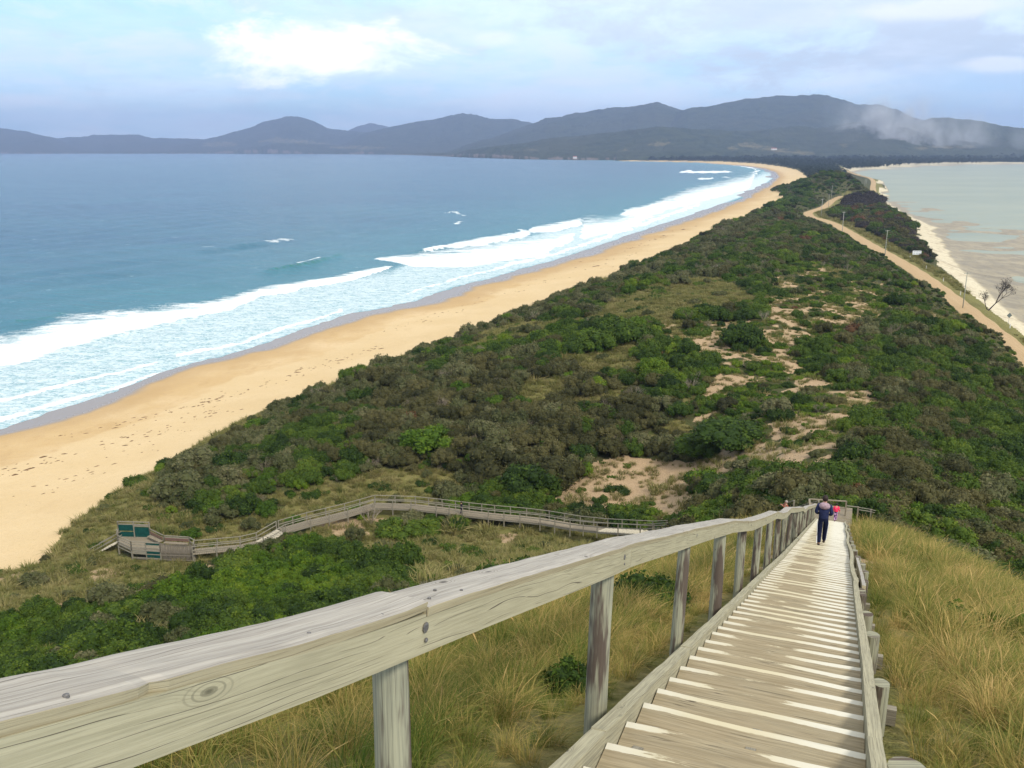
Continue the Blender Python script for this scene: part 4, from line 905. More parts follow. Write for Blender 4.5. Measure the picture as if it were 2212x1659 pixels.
# ------------------------------------------------------------------ landing at the foot of the flight, side rails, and the lower boardwalk
def deck_strip(path, w, mat, parent, name='deck_boards', th=.05, pitch=.15, gap=.012):
    """cross boards along a 3-D path"""
    b = MB(); pts = [Vector(p) for p in path]
    for a, d in zip(pts[:-1], pts[1:]):
        t = d - a; L = t.length; t.normalize(); side = t.cross(Vector((0, 0, 1))).normalized(); n = max(1, int(L / pitch))
        for i in range(n):
            c0 = a + t * (L * (i + .5) / n) + Vector((0, 0, random.uniform(-.004, .004)))
            b.tube([c0 - side * w / 2, c0 + side * w / 2], 0, sq=(L / n - gap, th), caps=True, up=(0, 0, 1) if abs(t.z) < .2 else t.cross(side) * -1)
    return part(b, name, mat, parent)
def rail_line(pts, parent, mat=M_OLD, hgt=1.0, post_every=2.3, mid=True, down=.9, pr=.055, top=(.11, .045), square=True):
    pts = [Vector(p) for p in pts]
    for a, d in zip(pts[:-1], pts[1:]):
        L = (d - a).length; n = max(1, round(L / post_every)); t = (d - a) / n
        for i in range(n + (d is pts[-1])):
            p = a + t * i; b = MB()
            b.tube([p + Vector((0, 0, -down)), p + Vector((0, 0, hgt))], pr, 10, sq=(pr * 1.8, pr * 1.8) if square else None); part(b, 'post', mat, parent)
        b = MB(); b.box(a + Vector((0, 0, hgt + .02)), d + Vector((0, 0, hgt + .02)), top[0], top[1], up=(0, 0, 1)); part(b, 'top_rail', mat, parent)
        if mid:
            b = MB(); b.box(a + Vector((0, 0, hgt * .52)), d + Vector((0, 0, hgt * .52)), .04, .10, up=(0, 0, 1)); part(b, 'mid_rail', mat, parent)
ZL = 26.45
lm = [atz(*full(x, y), ZL) for x, y in [(1925, 1238), (2024, 1241.5), (2046, 1238), (2020, 1229), (1935, 1222)]]
land_c = sum((Vector(p) for p in lm), Vector()) / 5
landing = empty('landing_platform', land_c); tag(landing, 'small timber landing with a pale frame rail at the foot of the staircase', 'landing')
u = Vector((ST, CT, 0)); v_ = Vector((CT, -ST, 0))
lo = W3(57.45, 0, ZL - .03)
deck_strip([lo - v_ * .25, lo - v_ * .25 + u * 3.4 + Vector((0, 0, -.05))], 2.7, M_DECK, landing)
for i in range(2):
    b = MB(); b.box(lo + v_ * (-1.3 + 2.2 * i) + Vector((0, 0, -.16)), lo + v_ * (-1.3 + 2.2 * i) + u * 3.5 + Vector((0, 0, -.16)), .07, .2); part(b, 'joist', M_OLD, landing)
cA = Vector(atz(*full(1935, 1193.7), ZL + 1.0)); cB = Vector(atz(*full(2023.5, 1199), ZL + 1.0))
base = [Vector((p.x, p.y, ZL)) for p in (cA, cB)]
rail_line([base[0], base[1]], landing, M_DECK, 1.0, 6, True, .8, .055, (.12, .05))
e0 = Vector(atz(*full(1927, 1213), ZL + 1.0)); e0 = Vector((cA.x - .55, cA.y - 1.9, ZL))
rail_line([e0, base[0]], landing, M_DECK, 1.0, 6, True, .8, .055, (.12, .05))
# rail of the branch that leaves to the right
sp = [Vector(atz(*full(2049, 1238.6), 26.0)), Vector(atz(*full(2080, 1243), 25.3)), Vector(atz(*full(2112, 1252), 24.4))]
side = empty('side_rail', sp[0]); tag(side, 'thin two-wire rail with one pale post right of the landing', 'rail')
b = MB(); b.box(sp[0] - Vector((0, 0, .9)), sp[0] + Vector((0, 0, .82)), .10, .10); part(b, 'post', M_DECK, side)
for q0, q1 in ((sp[0], sp[1]), (sp[1], sp[2])):
    for hz in (.78, .62):
        b = MB(); b.box(q0 + Vector((0, 0, hz)), q1 + Vector((0, 0, hz)), .05, .04); part(b, 'wire_rail', M_OLD, side)
for q0 in sp[1:]:
    b = MB(); b.box(q0 - Vector((0, 0, .9)), q0 + Vector((0, 0, .8)), .09, .09); part(b, 'post', M_OLD, side)
b = MB(); b.box(sp[0] + Vector((0, 0, .80)), sp[0] + Vector((-.85, .05, .88)), .05, .05); part(b, 'wire_rail', M_OLD, side)

def az_(x, y, z): return Vector(atz(*full(x, y), z))
UP = [az_(1925, 1230, 25.9), az_(1860, 1247, 22.5), az_(1770, 1262, 19.0), az_(1650, 1268, 15.2), az_(1545, 1272, 12.2)]
MAIN = [az_(1545, 1272, 12.2), az_(1440, 1266, 10.3), az_(1375, 1259, 9.3), az_(1302, 1246, 8.4), az_(1251, 1240, 8.0), az_(1175, 1233, 7.6), az_(1114, 1226, 7.3), az_(1050, 1218, 7.1), az_(988, 1211, 7.0), az_(896, 1208, 6.9), az_(828, 1228, 6.4), az_(738, 1250, 6.0), az_(672, 1269, 5.8)]
LOWW = [az_(672, 1269, 5.8), az_(622, 1298, 5.4), az_(575, 1309, 5.35), az_(463, 1319, 5.3)]
walk = empty('boardwalk', MAIN[4]); tag(walk, 'grey timber boardwalk winding through low scrub towards the beach', 'boardwalk')
def offs(path, o):
    out = []
    for i, p in enumerate(path):
        t = (path[min(i + 1, len(path) - 1)] - path[max(i - 1, 0)]); t.z = 0; t.normalize(); out.append(p + Vector((t.y, -t.x, 0)) * o)
    return out
def stairs_run(a, d, w, parent, n):
    for i in range(n):
        t = (i + .5) / n; c0 = a.lerp(d, t); c0.z = a.z + (d.z - a.z) * (i + 1) / n; dr = d - a; dr.z = 0; L = dr.length / n; dr.normalize(); sd_ = Vector((dr.y, -dr.x, 0))
        b = MB(); b.tube([c0 - sd_ * w / 2, c0 + sd_ * w / 2], 0, sq=(L * 1.05, .05), up=(0, 0, 1)); part(b, 'tread', M_TREADW, parent)
M_TREADW = plain('pale worn tread', (.44, .39, .29), .8, .2, .2, 6)
for i in range(len(UP) - 1): stairs_run(UP[i], UP[i + 1], 1.5, walk, 9)
stairs_run(MAIN[0], MAIN[1], 1.5, walk, 10)
deck_strip(MAIN[1:], 1.6, M_DECK, walk, pitch=.24, gap=.03)
stairs_run(LOWW[0], LOWW[1], 1.6, walk, 7)
deck_strip(LOWW[1:], 1.6, M_DECK, walk, pitch=.24, gap=.03)
for o in (-.82, .82):
    rail_line(offs(UP + MAIN[1:3], o), walk, M_OLD, 1.0, 2.6, True, .7)
    rail_line(offs(MAIN[2:], o), walk, M_OLD, 1.0, 2.35, True, .9)
    rail_line(offs(LOWW, o), walk, M_OLD, 1.0, 2.6, True, .8)
    b = MB(); b.tube([p + Vector((0, 0, -.13)) for p in offs(MAIN, o * .92)], 0, sq=(.08, .18), up=(0, 0, 1)); part(b, 'side_beam', M_OLD, walk)

# ------------------------------------------------------------------ viewing platform
ZP = 5.3
q = [az_(283, 1301, ZP), az_(315, 1316, ZP), az_(384, 1320, ZP), az_(464, 1322, ZP), az_(466, 1312, ZP), az_(455, 1306, ZP), az_(394, 1302, ZP), az_(360, 1286, ZP), az_(285, 1284, ZP)]
plat = empty('viewing_platform', sum(q, Vector()) / len(q)); tag(plat, 'grey timber viewing platform with green screens at the end of the boardwalk', 'platform')
b = MB(); b.quad(q, [(p.x, p.y) for p in q])
for a_, d_ in zip(q, q[1:] + q[:1]): b.quad([a_, a_ - Vector((0, 0, .12)), d_ - Vector((0, 0, .12)), d_], [(0, 0), (0, .1), (1, .1), (1, 0)])
part(b, 'deck_boards', M_DECK, plat)
M_GREENS = plain('dark green shade cloth', (.008, .055, .047), .85, .1, .2, 3)
M_SLAT = wood('dark slat fence', (.25, .21, .16), (.11, .095, .075))
def screen(a, d, z0, z1, mat, name='screen', th=.03):
    b = MB(); m0 = a.lerp(d, .02); m1 = a.lerp(d, .98); h = z1 - z0
    b.box(Vector((m0.x, m0.y, (z0 + z1) / 2)), Vector((m1.x, m1.y, (z0 + z1) / 2)), th, h, up=(0, 0, 1)); return part(b, name, mat, plat)
def frame(a, d, z0, z1, rails, posts=2):
    for i in range(posts):
        p = a.lerp(d, i / (posts - 1)); b = MB(); b.box(Vector((p.x, p.y, z0)), Vector((p.x, p.y, z1)), .11, .11); part(b, 'post', M_OLD, plat)
    for z in rails:
        b = MB(); b.box(Vector((a.x, a.y, z)), Vector((d.x, d.y, z)), .07, .10, up=(0, 0, 1)); part(b, 'rail', M_OLD, plat)
frame(q[0], q[1], ZP - 1.1, ZP + 1.15, (ZP + 1.1, ZP + .75, ZP + .35, ZP + .05, ZP - .35))
frame(q[1], q[2], ZP - 1.1, ZP + 1.15, (ZP + 1.1, ZP + .78, ZP + .42, ZP + .08, ZP - .35, ZP - .85), 3)
h2 = q[1].lerp(q[2], .5)
screen(h2, q[2], ZP + .80, ZP + 1.05, M_GREENS); screen(h2, q[2], ZP - .28, ZP + .05, M_GREENS); screen(h2, q[2], ZP - .75, ZP - .42, M_GREENS)
screen(q[1], h2, ZP - .3, ZP + .05, M_OLD, 'board'); screen(q[1], q[2], ZP - 1.05, ZP - .9, M_SLAT, 'board')
frame(q[2], q[3], ZP - 1.1, ZP + 1.15, (ZP - .35, ZP - .95), 2)
for i in range(26):
    p = q[2].lerp(q[3], (i + .5) / 26); b = MB(); b.box(Vector((p.x, p.y - .03, ZP - .98 + random.uniform(-.03, .03))), Vector((p.x + random.uniform(-.02, .02), p.y - .03, ZP + 1.08 + random.uniform(-.08, .05))), .10, .025); part(b, 'slat', M_SLAT, plat)
frame(q[3], q[4], ZP - 1.1, ZP + 1.1, (ZP + 1.1, ZP + .55))
frame(q[8], q[7], ZP, ZP + 2.05, (ZP + 2.0, ZP + 1.68, ZP + .05), 2)
hb = q[8].lerp(q[7], .5); frame(hb, hb + Vector((.02, 0, 0)), ZP, ZP + 2.0, (), 2)
screen(q[8], hb, ZP + .85, ZP + 1.6, M_GREENS); screen(q[8], hb, ZP + .1, ZP + .72, M_GREENS); screen(hb, q[7], ZP + .1, ZP + 1.32, M_GREENS); screen(hb, q[7], ZP + 1.4, ZP + 1.62, M_OLD, 'board')
frame(q[7], q[6], ZP, ZP + 1.2, (ZP + 1.15, ZP + .8, ZP + .5)); frame(q[6], q[5], ZP, ZP + 1.2, (ZP + 1.15, ZP + .95, ZP + .75)); frame(q[5], q[4], ZP, ZP + 1.2, (ZP + 1.1, ZP + .6))
frame(q[8], q[0], ZP - .6, ZP + 1.9, (ZP + 1.1,), 2)
M_RED = wood('reddish bench slats', (.22, .12, .09), (.12, .07, .055))
for a_, d_ in ((q[7].lerp(q[6], .08), q[7].lerp(q[6], .95)), (q[6].lerp(q[5], .05), q[6].lerp(q[5], .97))):
    t = (d_ - a_).normalized(); nrm = Vector((t.y, -t.x, 0)) * (1 if (Vector((t.y, -t.x, 0)).y < 0) else -1)
    b = MB(); b.box(a_ + nrm * .32 + Vector((0, 0, .45)), d_ + nrm * .32 + Vector((0, 0, .45)), .48, .06, up=(0, 0, 1)); part(b, 'bench_seat', M_DECK, plat)
    for hz in (.66, .86):
        b = MB(); b.box(a_ + nrm * .09 + Vector((0, 0, hz)), d_ + nrm * .09 + Vector((0, 0, hz)), .04, .12, up=(0, 0, 1)); part(b, 'bench_back', M_RED, plat)
# beach steps on the sea side
sa, sb = az_(281, 1296, ZP - .1), az_(228, 1324, 3.3)
for i in range(9):
    t = (i + .5) / 9; p = sa.lerp(sb, t); dr = sb - sa; dr.z = 0; dr.normalize(); sd2 = Vector((dr.y, -dr.x, 0))
    b = MB(); b.tube([p - sd2 * .8, p + sd2 * .8], 0, sq=(.33, .06), up=(0, 0, 1)); part(b, 'step', M_TREADW, plat)
for o in (-.85, .85):
    dr = sb - sa; dr.z = 0; dr.normalize(); sd2 = Vector((dr.y, -dr.x, 0)) * o
    for hz in (1.0, .55):
        b = MB(); b.box(sa + sd2 + Vector((0, 0, hz)), sb + sd2 + Vector((0, 0, hz)), .06, .09, up=(0, 0, 1)); part(b, 'rail', M_OLD, plat)
    for p in (sb,):
        b = MB(); b.box(p + sd2 - Vector((0, 0, .6)), p + sd2 + Vector((0, 0, 1.0)), .1, .1); part(b, 'post', M_OLD, plat)
for p in q:
    b = MB(); b.box(Vector((p.x, p.y, ZP - 1.8)), Vector((p.x, p.y, ZP - .1)), .14, .14); part(b, 'pile', M_OLD, plat)

# ------------------------------------------------------------------ people
def skin_obj(name, V, E, rad, mat, parent, root=0, sub=1):
    me = bpy.data.meshes.new(name); me.from_pydata([tuple(v) for v in V], E, []); o = link(name, me, mat, parent)
    lay = me.skin_vertices[0] if len(me.skin_vertices) else None
    m = o.modifiers.new('skin', 'SKIN'); m.use_smooth_shade = True
    if not len(me.skin_vertices):
        bm_fix(me)
    lay = me.skin_vertices[0]
    for i, r in enumerate(rad):
        r = r if isinstance(r, tuple) else (r, r); lay.data[i].radius = r; lay.data[i].use_root = (i == root)
    s_ = o.modifiers.new('sub', 'SUBSURF'); s_.levels = sub; s_.render_levels = sub
    return o
def bm_fix(me):
    import bmesh
    bm = bmesh.new(); bm.from_mesh(me); bm.verts.layers.skin.verify(); bm.to_mesh(me); bm.free()
def ball(name, c, r, mat, parent, sx=1, sy=1, sz=1, n=14, cut=None):
    V = []; F = []
    for i in range(n + 1):
        th = math.pi * i / n
        for j in range(n * 2):
            ph = math.pi * j / n; V.append((c[0] + r * sx * math.sin(th) * math.cos(ph), c[1] + r * sy * math.sin(th) * math.sin(ph), c[2] + r * sz * math.cos(th)))
    for i in range(n):
        for j in range(n * 2):
            f = (i * 2 * n + j, i * 2 * n + (j + 1) % (2 * n), (i + 1) * 2 * n + (j + 1) % (2 * n), (i + 1) * 2 * n + j)
            if cut is None or all(cut(V[k]) for k in f): F.append(f[::-1])
    me = npmesh(name, V, F, True); return link(name, me, mat, parent)
M_SKIN = plain('skin', (.46, .25, .16), .6, .3, .08, 20)
def cloth(name, col): return plain(name, col, .9, .1, .22, 14)
def hand(V, E, Rr, wi, w, d, k, side, curl=.5):
    """palm and five fingers from wrist index wi; d = hand direction, side = thumb side"""
    d = d.normalized(); side = side.normalized(); nrm = d.cross(side).normalized()
    pi = len(V); V.append(w + d * .055 * k); E.append((wi, pi)); Rr.append((.030 * k, .016 * k))
    for i, (o, ln) in enumerate(((.028, .068), (.010, .076), (-.009, .071), (-.027, .055))):
        b0 = w + d * .088 * k + side * o * k; ix = len(V)
        V.append(b0); E.append((pi, ix)); Rr.append(.0095 * k)
        d1 = (d + nrm * curl * .5).normalized(); d2 = (d + nrm * curl * 1.3).normalized()
        V.append(b0 + d1 * ln * .55 * k); E.append((ix, ix + 1)); Rr.append(.0085 * k)
        V.append(b0 + d1 * ln * .55 * k + d2 * ln * .45 * k); E.append((ix + 1, ix + 2)); Rr.append(.007 * k)
    ix = len(V); V.append(w + d * .035 * k + side * .038 * k); E.append((pi, ix)); Rr.append(.011 * k)
    V.append(w + d * .065 * k + side * .062 * k + nrm * curl * .01 * k); E.append((ix, ix + 1)); Rr.append(.010 * k)
    V.append(w + d * .092 * k + side * .066 * k + nrm * curl * .03 * k); E.append((ix + 1, ix + 2)); Rr.append(.008 * k)
def person(label, loc, heading, h, J, mats, group=None, hood=None, stripes=False, long_hair=0, hat=None, jl=.56, head_tilt=0., wide=1.0):
    """J: joints of a 1.75 m figure facing +Y (forward); x to its right"""
    k = h / 1.75; root = empty('person', loc, -heading); tag(root, label, 'person', group)
    v = {n: Vector(p) * k for n, p in J.items()}
    hd = v['head']
    # body: one continuous skinned surface
    names = ['pelvis', 'waist', 'chest', 'neck', 'head', 'crown', 'shL', 'elL', 'wrL', 'shR', 'elR', 'wrR', 'hipL', 'knL', 'anL', 'toL', 'hipR', 'knR', 'anR', 'toR']
    v['crown'] = hd + Vector((0, math.sin(head_tilt) * .09, .09)) * k
    V = [v[n] for n in names]; ix = {n: i for i, n in enumerate(names)}
    E = [(ix[a], ix[b]) for a, b in (('pelvis', 'waist'), ('waist', 'chest'), ('chest', 'neck'), ('neck', 'head'), ('head', 'crown'), ('chest', 'shL'), ('shL', 'elL'), ('elL', 'wrL'), ('chest', 'shR'), ('shR', 'elR'), ('elR', 'wrR'), ('pelvis', 'hipL'), ('hipL', 'knL'), ('knL', 'anL'), ('anL', 'toL'), ('pelvis', 'hipR'), ('hipR', 'knR'), ('knR', 'anR'), ('anR', 'toR'))]
    rr = dict(pelvis=(.14, .10), waist=(.125, .09), chest=(.15, .10), neck=.055, head=(.078, .092), crown=(.06, .07), shL=.055, shR=.055, elL=.042, elR=.042, wrL=.027, wrR=.027, hipL=.08, hipR=.08, knL=.055, knR=.055, anL=.037, anR=.037, toL=.035, toR=.035)
    Rr = [tuple(q_ * k for q_ in rr[n]) if isinstance(rr[n], tuple) else rr[n] * k for n in names]
    for sd_, wn, en in ((-1, 'wrL', 'elL'), (1, 'wrR', 'elR')): hand(V, E, Rr, ix[wn], v[wn], v[wn] - v[en], k, Vector((-sd_ * .6, .8, 0)))
    body = skin_obj('body', V, E, Rr, M_SKIN, root, 0, 1)
    f = Vector((0, math.cos(head_tilt), -math.sin(head_tilt)))
    for s_ in (-1, 1):
        ball('eye', hd + f * .085 * k + Vector((s_ * .032, 0, .01)) * k, .011 * k, M_EYE, root, n=6)
        ball('ear', hd + Vector((s_ * .08, 0, -.002)) * k, .027 * k, M_SKIN, root, .4, .7, 1.1, 8)
    ball('nose', hd + f * .100 * k + Vector((0, 0, -.018)) * k, .016 * k, M_SKIN, root, .8, 1., 1.3, 8)
    ball('mouth', hd + f * .090 * k + Vector((0, 0, -.055)) * k, .022 * k, M_LIP, root, 1.2, .5, .35, 8)
    # hair hugs the back and the top of the head
    ball('hair', hd + Vector((0, -.014, .028)) * k, .104 * k, mats['hair'], root, .92, 1.02, 1.10, 16, cut=lambda p: not (p[1] > hd.y + .045 * k and p[2] < hd.z + .06 * k) and p[2] > hd.z - (.075 + long_hair) * k)
    # trousers, jacket
    V = [v['waist'] - Vector((0, 0, .02)) * k, v['pelvis'], v['hipL'], v['knL'], v['anL'] + Vector((0, 0, -.015)) * k, v['hipR'], v['knR'], v['anR'] + Vector((0, 0, -.015)) * k]
    tr = skin_obj('trousers', V, [(0, 1), (1, 2), (2, 3), (3, 4), (1, 5), (5, 6), (6, 7)], [(.135 * k * wide, .11 * k), (.155 * k * wide, .12 * k), .098 * k, .083 * k, .068 * k, .098 * k, .083 * k, .068 * k], mats['legs'], root, 1, 1)
    if stripes:
        for hp, kn, an, s_ in (('hipL', 'knL', 'anL', -1), ('hipR', 'knR', 'anR', 1)):
            b = MB(); P = [v[hp] + Vector((s_ * .092, -.035, -.05)) * k, v[hp].lerp(v[kn], .5) + Vector((s_ * .090, -.035, 0)) * k, v[kn] + Vector((s_ * .080, -.04, 0)) * k, v[kn].lerp(v[an], .5) + Vector((s_ * .072, -.04, 0)) * k, v[an] + Vector((s_ * .062, -.035, 0)) * k]
            b.tube(P, .010 * k, 6); part_local(b, 'stripe', M_WHITE, tr)
    ja = skin_obj('jacket', [v['pelvis'] + Vector((0, 0, .0)) * k + Vector((0, 0, (.56 - jl) * 2)) * k, v['waist'], v['chest'], v['neck'] - Vector((0, 0, .045)) * k, v['shL'], v['elL'], v['wrL'].lerp(v['elL'], .12), v['shR'], v['elR'], v['wrR'].lerp(v['elR'], .12)],
                  [(0, 1), (1, 2), (2, 3), (2, 4), (4, 5), (5, 6), (2, 7), (7, 8), (8, 9)],
                  [(.185 * k * wide, .135 * k), (.17 * k * wide, .125 * k), (.175 * k * wide, .125 * k), (.07 * k, .065 * k), .082 * k, .068 * k, .048 * k, .082 * k, .068 * k, .048 * k], mats['top'], root, 1, 1)
    if hood:
        ball('hood', v['neck'] + Vector((0, -.08, -.085)) * k, .145 * k, hood, ja, 1.25, .72, .85, 14, cut=None)
    for s_, an, to in (('L', 'anL', 'toL'), ('R', 'anR', 'toR')):
        d = (v[to] - v[an]); d.z = 0; ft = v[an] + Vector((0, 0, -.045)) * k
        o = skin_obj('shoe', [ft - d.normalized() * .06 * k, ft + d.normalized() * .05 * k, ft + d.normalized() * .15 * k + Vector((0, 0, -.008)) * k], [(0, 1), (1, 2)], [(.045 * k, .040 * k), (.045 * k, .036 * k), (.042 * k, .028 * k)], mats['shoe'], root, 0, 1)
    if hat: ball('hat', hd + Vector((0, 0, .045)) * k, .112 * k, hat, root, 1.02, 1.12, .75, 12, cut=lambda p: p[2] > hd.z + .03 * k)
    return root
def part_local(mb, name, mat, parent): return mb.build(name, mat, parent)
M_EYE = plain('eye', (.05, .035, .03), .3, .5, 0); M_LIP = plain('lips', (.4, .16, .13), .6, .3, 0); M_WHITE = plain('white piping', (.80, .80, .82), .7, .2, .03)
M_HAIR = plain('dark brown hair', (.022, .011, .008), .6, .3, .3, 60); M_HAIRG = plain('grey hair', (.30, .25, .22), .7, .3, .2, 60)
WALK = dict(pelvis=(0, 0, .95), waist=(0, .01, 1.10), chest=(0, .02, 1.34), neck=(0, .02, 1.50), head=(0, .035, 1.63), shL=(-.185, .01, 1.41), elL=(-.255, -.03, 1.15), wrL=(-.17, .17, 1.03), shR=(.185, .01, 1.41), elR=(.255, -.03, 1.15), wrR=(.17, .17, 1.03),
            hipL=(-.085, 0, .90), knL=(-.085, -.02, .49), anL=(-.08, -.22, .13), toL=(-.09, -.09, .05), hipR=(.085, 0, .90), knR=(.08, .09, .48), anR=(.07, .16, .085), toR=(.08, .30, .04))
ARMSDOWN = dict(WALK, elL=(-.235, .0, 1.14), wrL=(-.25, .06, .90), elR=(.25, .02, 1.15), wrR=(.31, .10, .93))
STAND = dict(ARMSDOWN, knL=(-.10, .02, .49), anL=(-.10, -.02, .09), toL=(-.11, .13, .04), knR=(.10, .03, .49), anR=(.10, .02, .09), toR=(.11, .17, .04))
fm = atd(1774.5, 1166, 28.6); sm_ = fm[0] * ST + fm[1] * CT; cm_ = fm[0] * CT - fm[1] * ST
person('person in navy tracksuit with pale mauve hood walking down the stair', W3(sm_, cm_, pz(sm_) + .015), TH, 1.66, WALK,
       dict(hair=M_HAIR, legs=cloth('navy track trousers', (.009, .012, .034)), top=cloth('navy jacket', (.022, .028, .072)), shoe=cloth('dark shoes', (.05, .035, .03))), hood=cloth('mauve grey hood', (.34, .24, .27)), stripes=True)
fc = atz(1804.5, 1124.5, pz(56.7)); cc_ = fc[0] * CT - fc[1] * ST; fc = W3(56.7, .08, 0)
def leggings():
    m = mat_new('purple patterned leggings'); n = NT(m); f = n.noise(n.geo(), 9, 3, .6); n.out(n.bsdf(n.mix(n.ramp(f, .48, .53), (.07, .02, .09), (.62, .38, .60)), .85, .1)); return m
person('small child in bright pink top and purple patterned leggings', (fc[0], fc[1], pz(56.7) + .02), TH - R(5), 1.22, ARMSDOWN,
       dict(hair=M_HAIR, legs=leggings(), top=cloth('bright pink top', (.80, .045, .12)), shoe=cloth('dark purple shoes', (.08, .02, .05))), jl=.54, head_tilt=.4)
fw = atz(997, 1109.5, 7.3)
person('distant walker in dark clothes on the lower boardwalk', (fw[0], fw[1], 7.2), R(-75), 1.66, WALK,
       dict(hair=M_HAIR, legs=cloth('dark purple trousers', (.03, .014, .05)), top=cloth('black jacket', (.012, .012, .022)), shoe=cloth('pale pink shoes', (.45, .25, .3))))
fh = atd(1702, 1121, 60.)
PHOTO = dict(STAND, elL=(-.26, .12, 1.28), wrL=(-.10, .34, 1.46), elR=(.26, .12, 1.28), wrR=(.10, .34, 1.46))
hh_ = Vector(atd(1699.5, 1084, 60.))
person('grey haired person in a rust top, arms raised, behind the handrail', (hh_.x, hh_.y, hh_.z - 1.66), R(-100), 1.75, PHOTO,
       dict(hair=M_HAIRG, legs=cloth('dark blue trousers', (.02, .025, .05)), top=cloth('rust red top', (.26, .075, .045)), shoe=cloth('brown shoes', (.07, .05, .04))))

# ------------------------------------------------------------------ poles, signs, guide posts, stakes
M_POLE = plain('weathered power pole', (.30, .30, .24), .85, .2, .25, 2)
M_PALE = plain('pale concrete pole', (.42, .40, .36), .85, .2, .2, 2)
M_WIRE = plain('power line', (.10, .10, .10), .6, .3, .1)
M_INS = plain('insulator', (.32, .30, .27), .3, .5, .1)
POLES = []
for (bx, by, tx, ty, zb, lab, mt) in [(1664, 1160, 1668, 897, 4.2, 'tall timber power pole with crossarm nearest beside the gravel road', M_POLE), (1101, 795, 1103, 598, 6, 'timber power pole behind the dune opposite the white road sign', M_POLE),
                                  (795, 605, 797, 468, 6, 'pale power pole where the gravel road comes out from the bushes', M_PALE), (642, 502, 642, 376, 5.2, 'pale power pole on the bend of the gravel road', M_PALE),
                                  (694, 440, 695, 343, 5, 'dark power pole just past the bend of the road', M_POLE), (716, 368, 716, 282, 6, 'power pole halfway up the foot of the far dune', M_PALE),
                                  (875, 300, 876, 258, 7, 'faint power pole on the right flank of the far dune', M_PALE), (957, 276, 957, 236, 4, 'thin power pole by the bay at the far road bend', M_POLE), (967, 280, 967, 238, 4, 'second thin power pole by the bay, right of its twin', M_POLE)]:
    xd_, yd_ = zf(bx, by); p = Vector(atz(xd_, yd_, zb)); d = p.y * CA - (p.z - H) * SA
    t3 = atd(*zf(tx, ty), d); hgt = t3[2] - zb
    gz = float(land(np.array([p.x]), np.array([p.y]))[0]); e = empty('power_pole', (p.x, p.y, gz - .2)); tag(e, lab, 'power pole', 'power poles along the isthmus road')
    hgt = zb + hgt - gz + .2
    far_ = d > 900; r_ = .16 if not far_ else .3
    b = MB(); b.tube([(0, 0, -1), (0, 0, hgt * .5), (0, 0, hgt)], [r_, r_ * .85, r_ * .66], 12); b.build('pole', mt, e, True, True)
    ax = Vector((.93, .36, 0)); L_ = 1.25
    if not far_:
        b = MB(); b.box(ax * -L_ + Vector((0, -.13, hgt - .35)), ax * L_ + Vector((0, -.13, hgt - .35)), .12, .13, up=(0, 0, 1)); arm = b.build('crossarm', mt, e)
        for q_i in (-.95, -.35, .35, .95):
            b = MB(); b.tube([ax * q_i * L_ + Vector((0, -.13, hgt - .29)), ax * q_i * L_ + Vector((0, -.13, hgt - .14))], [.045, .03], 8); b.build('insulator', M_INS, arm)
        POLES.append((e.location + Vector((0, 0, hgt)), ax, L_))
span = [Vector((POLES[0][0].x + 42, POLES[0][0].y - 75, POLES[0][0].z - .3))] + [p[0] for p in POLES[:4]]
for a_, d_ in zip(span[:-1], span[1:]):
    wr = empty('power_line', a_.lerp(d_, .5)); tag(wr, None, 'power line', 'power lines between the poles')
    wr['label'] = ['power line running off the frame from the nearest pole', 'power line from nearest pole to the one by the road sign', 'power line over the bushes towards the second bend pole', 'power line to the pale pole on the road bend'][span.index(a_)]
    ax = POLES[0][1]
    for o in (-1.15, 0.45, 1.15):
        b = MB(); P = []
        for i in range(13):
            t = i / 12.; p = a_.lerp(d_, t) + ax * o + Vector((0, -.13, -.14 - 1.1 * 4 * t * (1 - t))); P.append(p)
        b.tube(P, .011, 4); part(b, 'wire', M_WIRE, wr)
M_SIGN = plain('white sign face', (.72, .72, .70), .5, .4, .03); M_STEEL = plain('galvanised steel', (.35, .35, .35), .5, .4, .1); M_DARK = plain('dark print', (.10, .11, .12), .6, .2, .1)
def gz_at(x, y): return float(land(np.array([x]), np.array([y]))[0])
def put(xd, yd, z):
    p = atz(xd, yd, z); g = gz_at(p[0], p[1]); return Vector((p[0], p[1], g))
p = put(*zf(1329, 800), 4.0); e = empty('road_sign', p); tag(e, 'wide white information sign facing the gravel road below the scrub', 'road sign', None)
for o in (-1.3, 1.3):
    b = MB(); b.tube([(o, 0, -.3), (o, 0, 3.0)], .05, 8); b.build('leg', M_STEEL, e)
b = MB(); b.box((-1.9, -.07, 2.3), (1.9, -.07, 2.3), .04, 1.7, up=(0, 0, 1)); pn = b.build('panel', M_SIGN, e)
b = MB()
for i, (a0, a1, zz) in enumerate([(-2.1, -.9, 2.75), (-.5, .6, 2.75), (.9, 2.1, 2.78), (-2.2, 2.2, 2.35), (-2.1, -1.1, 1.9), (-.7, .5, 1.9), (.8, 2.0, 1.9)]): b.box((a0 * .75, -.095, zz), (a1 * .75, -.095, zz), .004, .16 if i != 3 else .05, up=(0, 0, 1))
b.build('print', M_DARK, pn)
p = put(*zf(1994, 1258), 3.2); e = empty('diamond_sign', p); tag(e, 'grey back of a diamond warning sign at the edge of the bay beach', 'warning sign')
b = MB(); b.tube([(0, 0, -.3), (0, 0, 2.9)], .045, 8); b.build('post', M_STEEL, e)
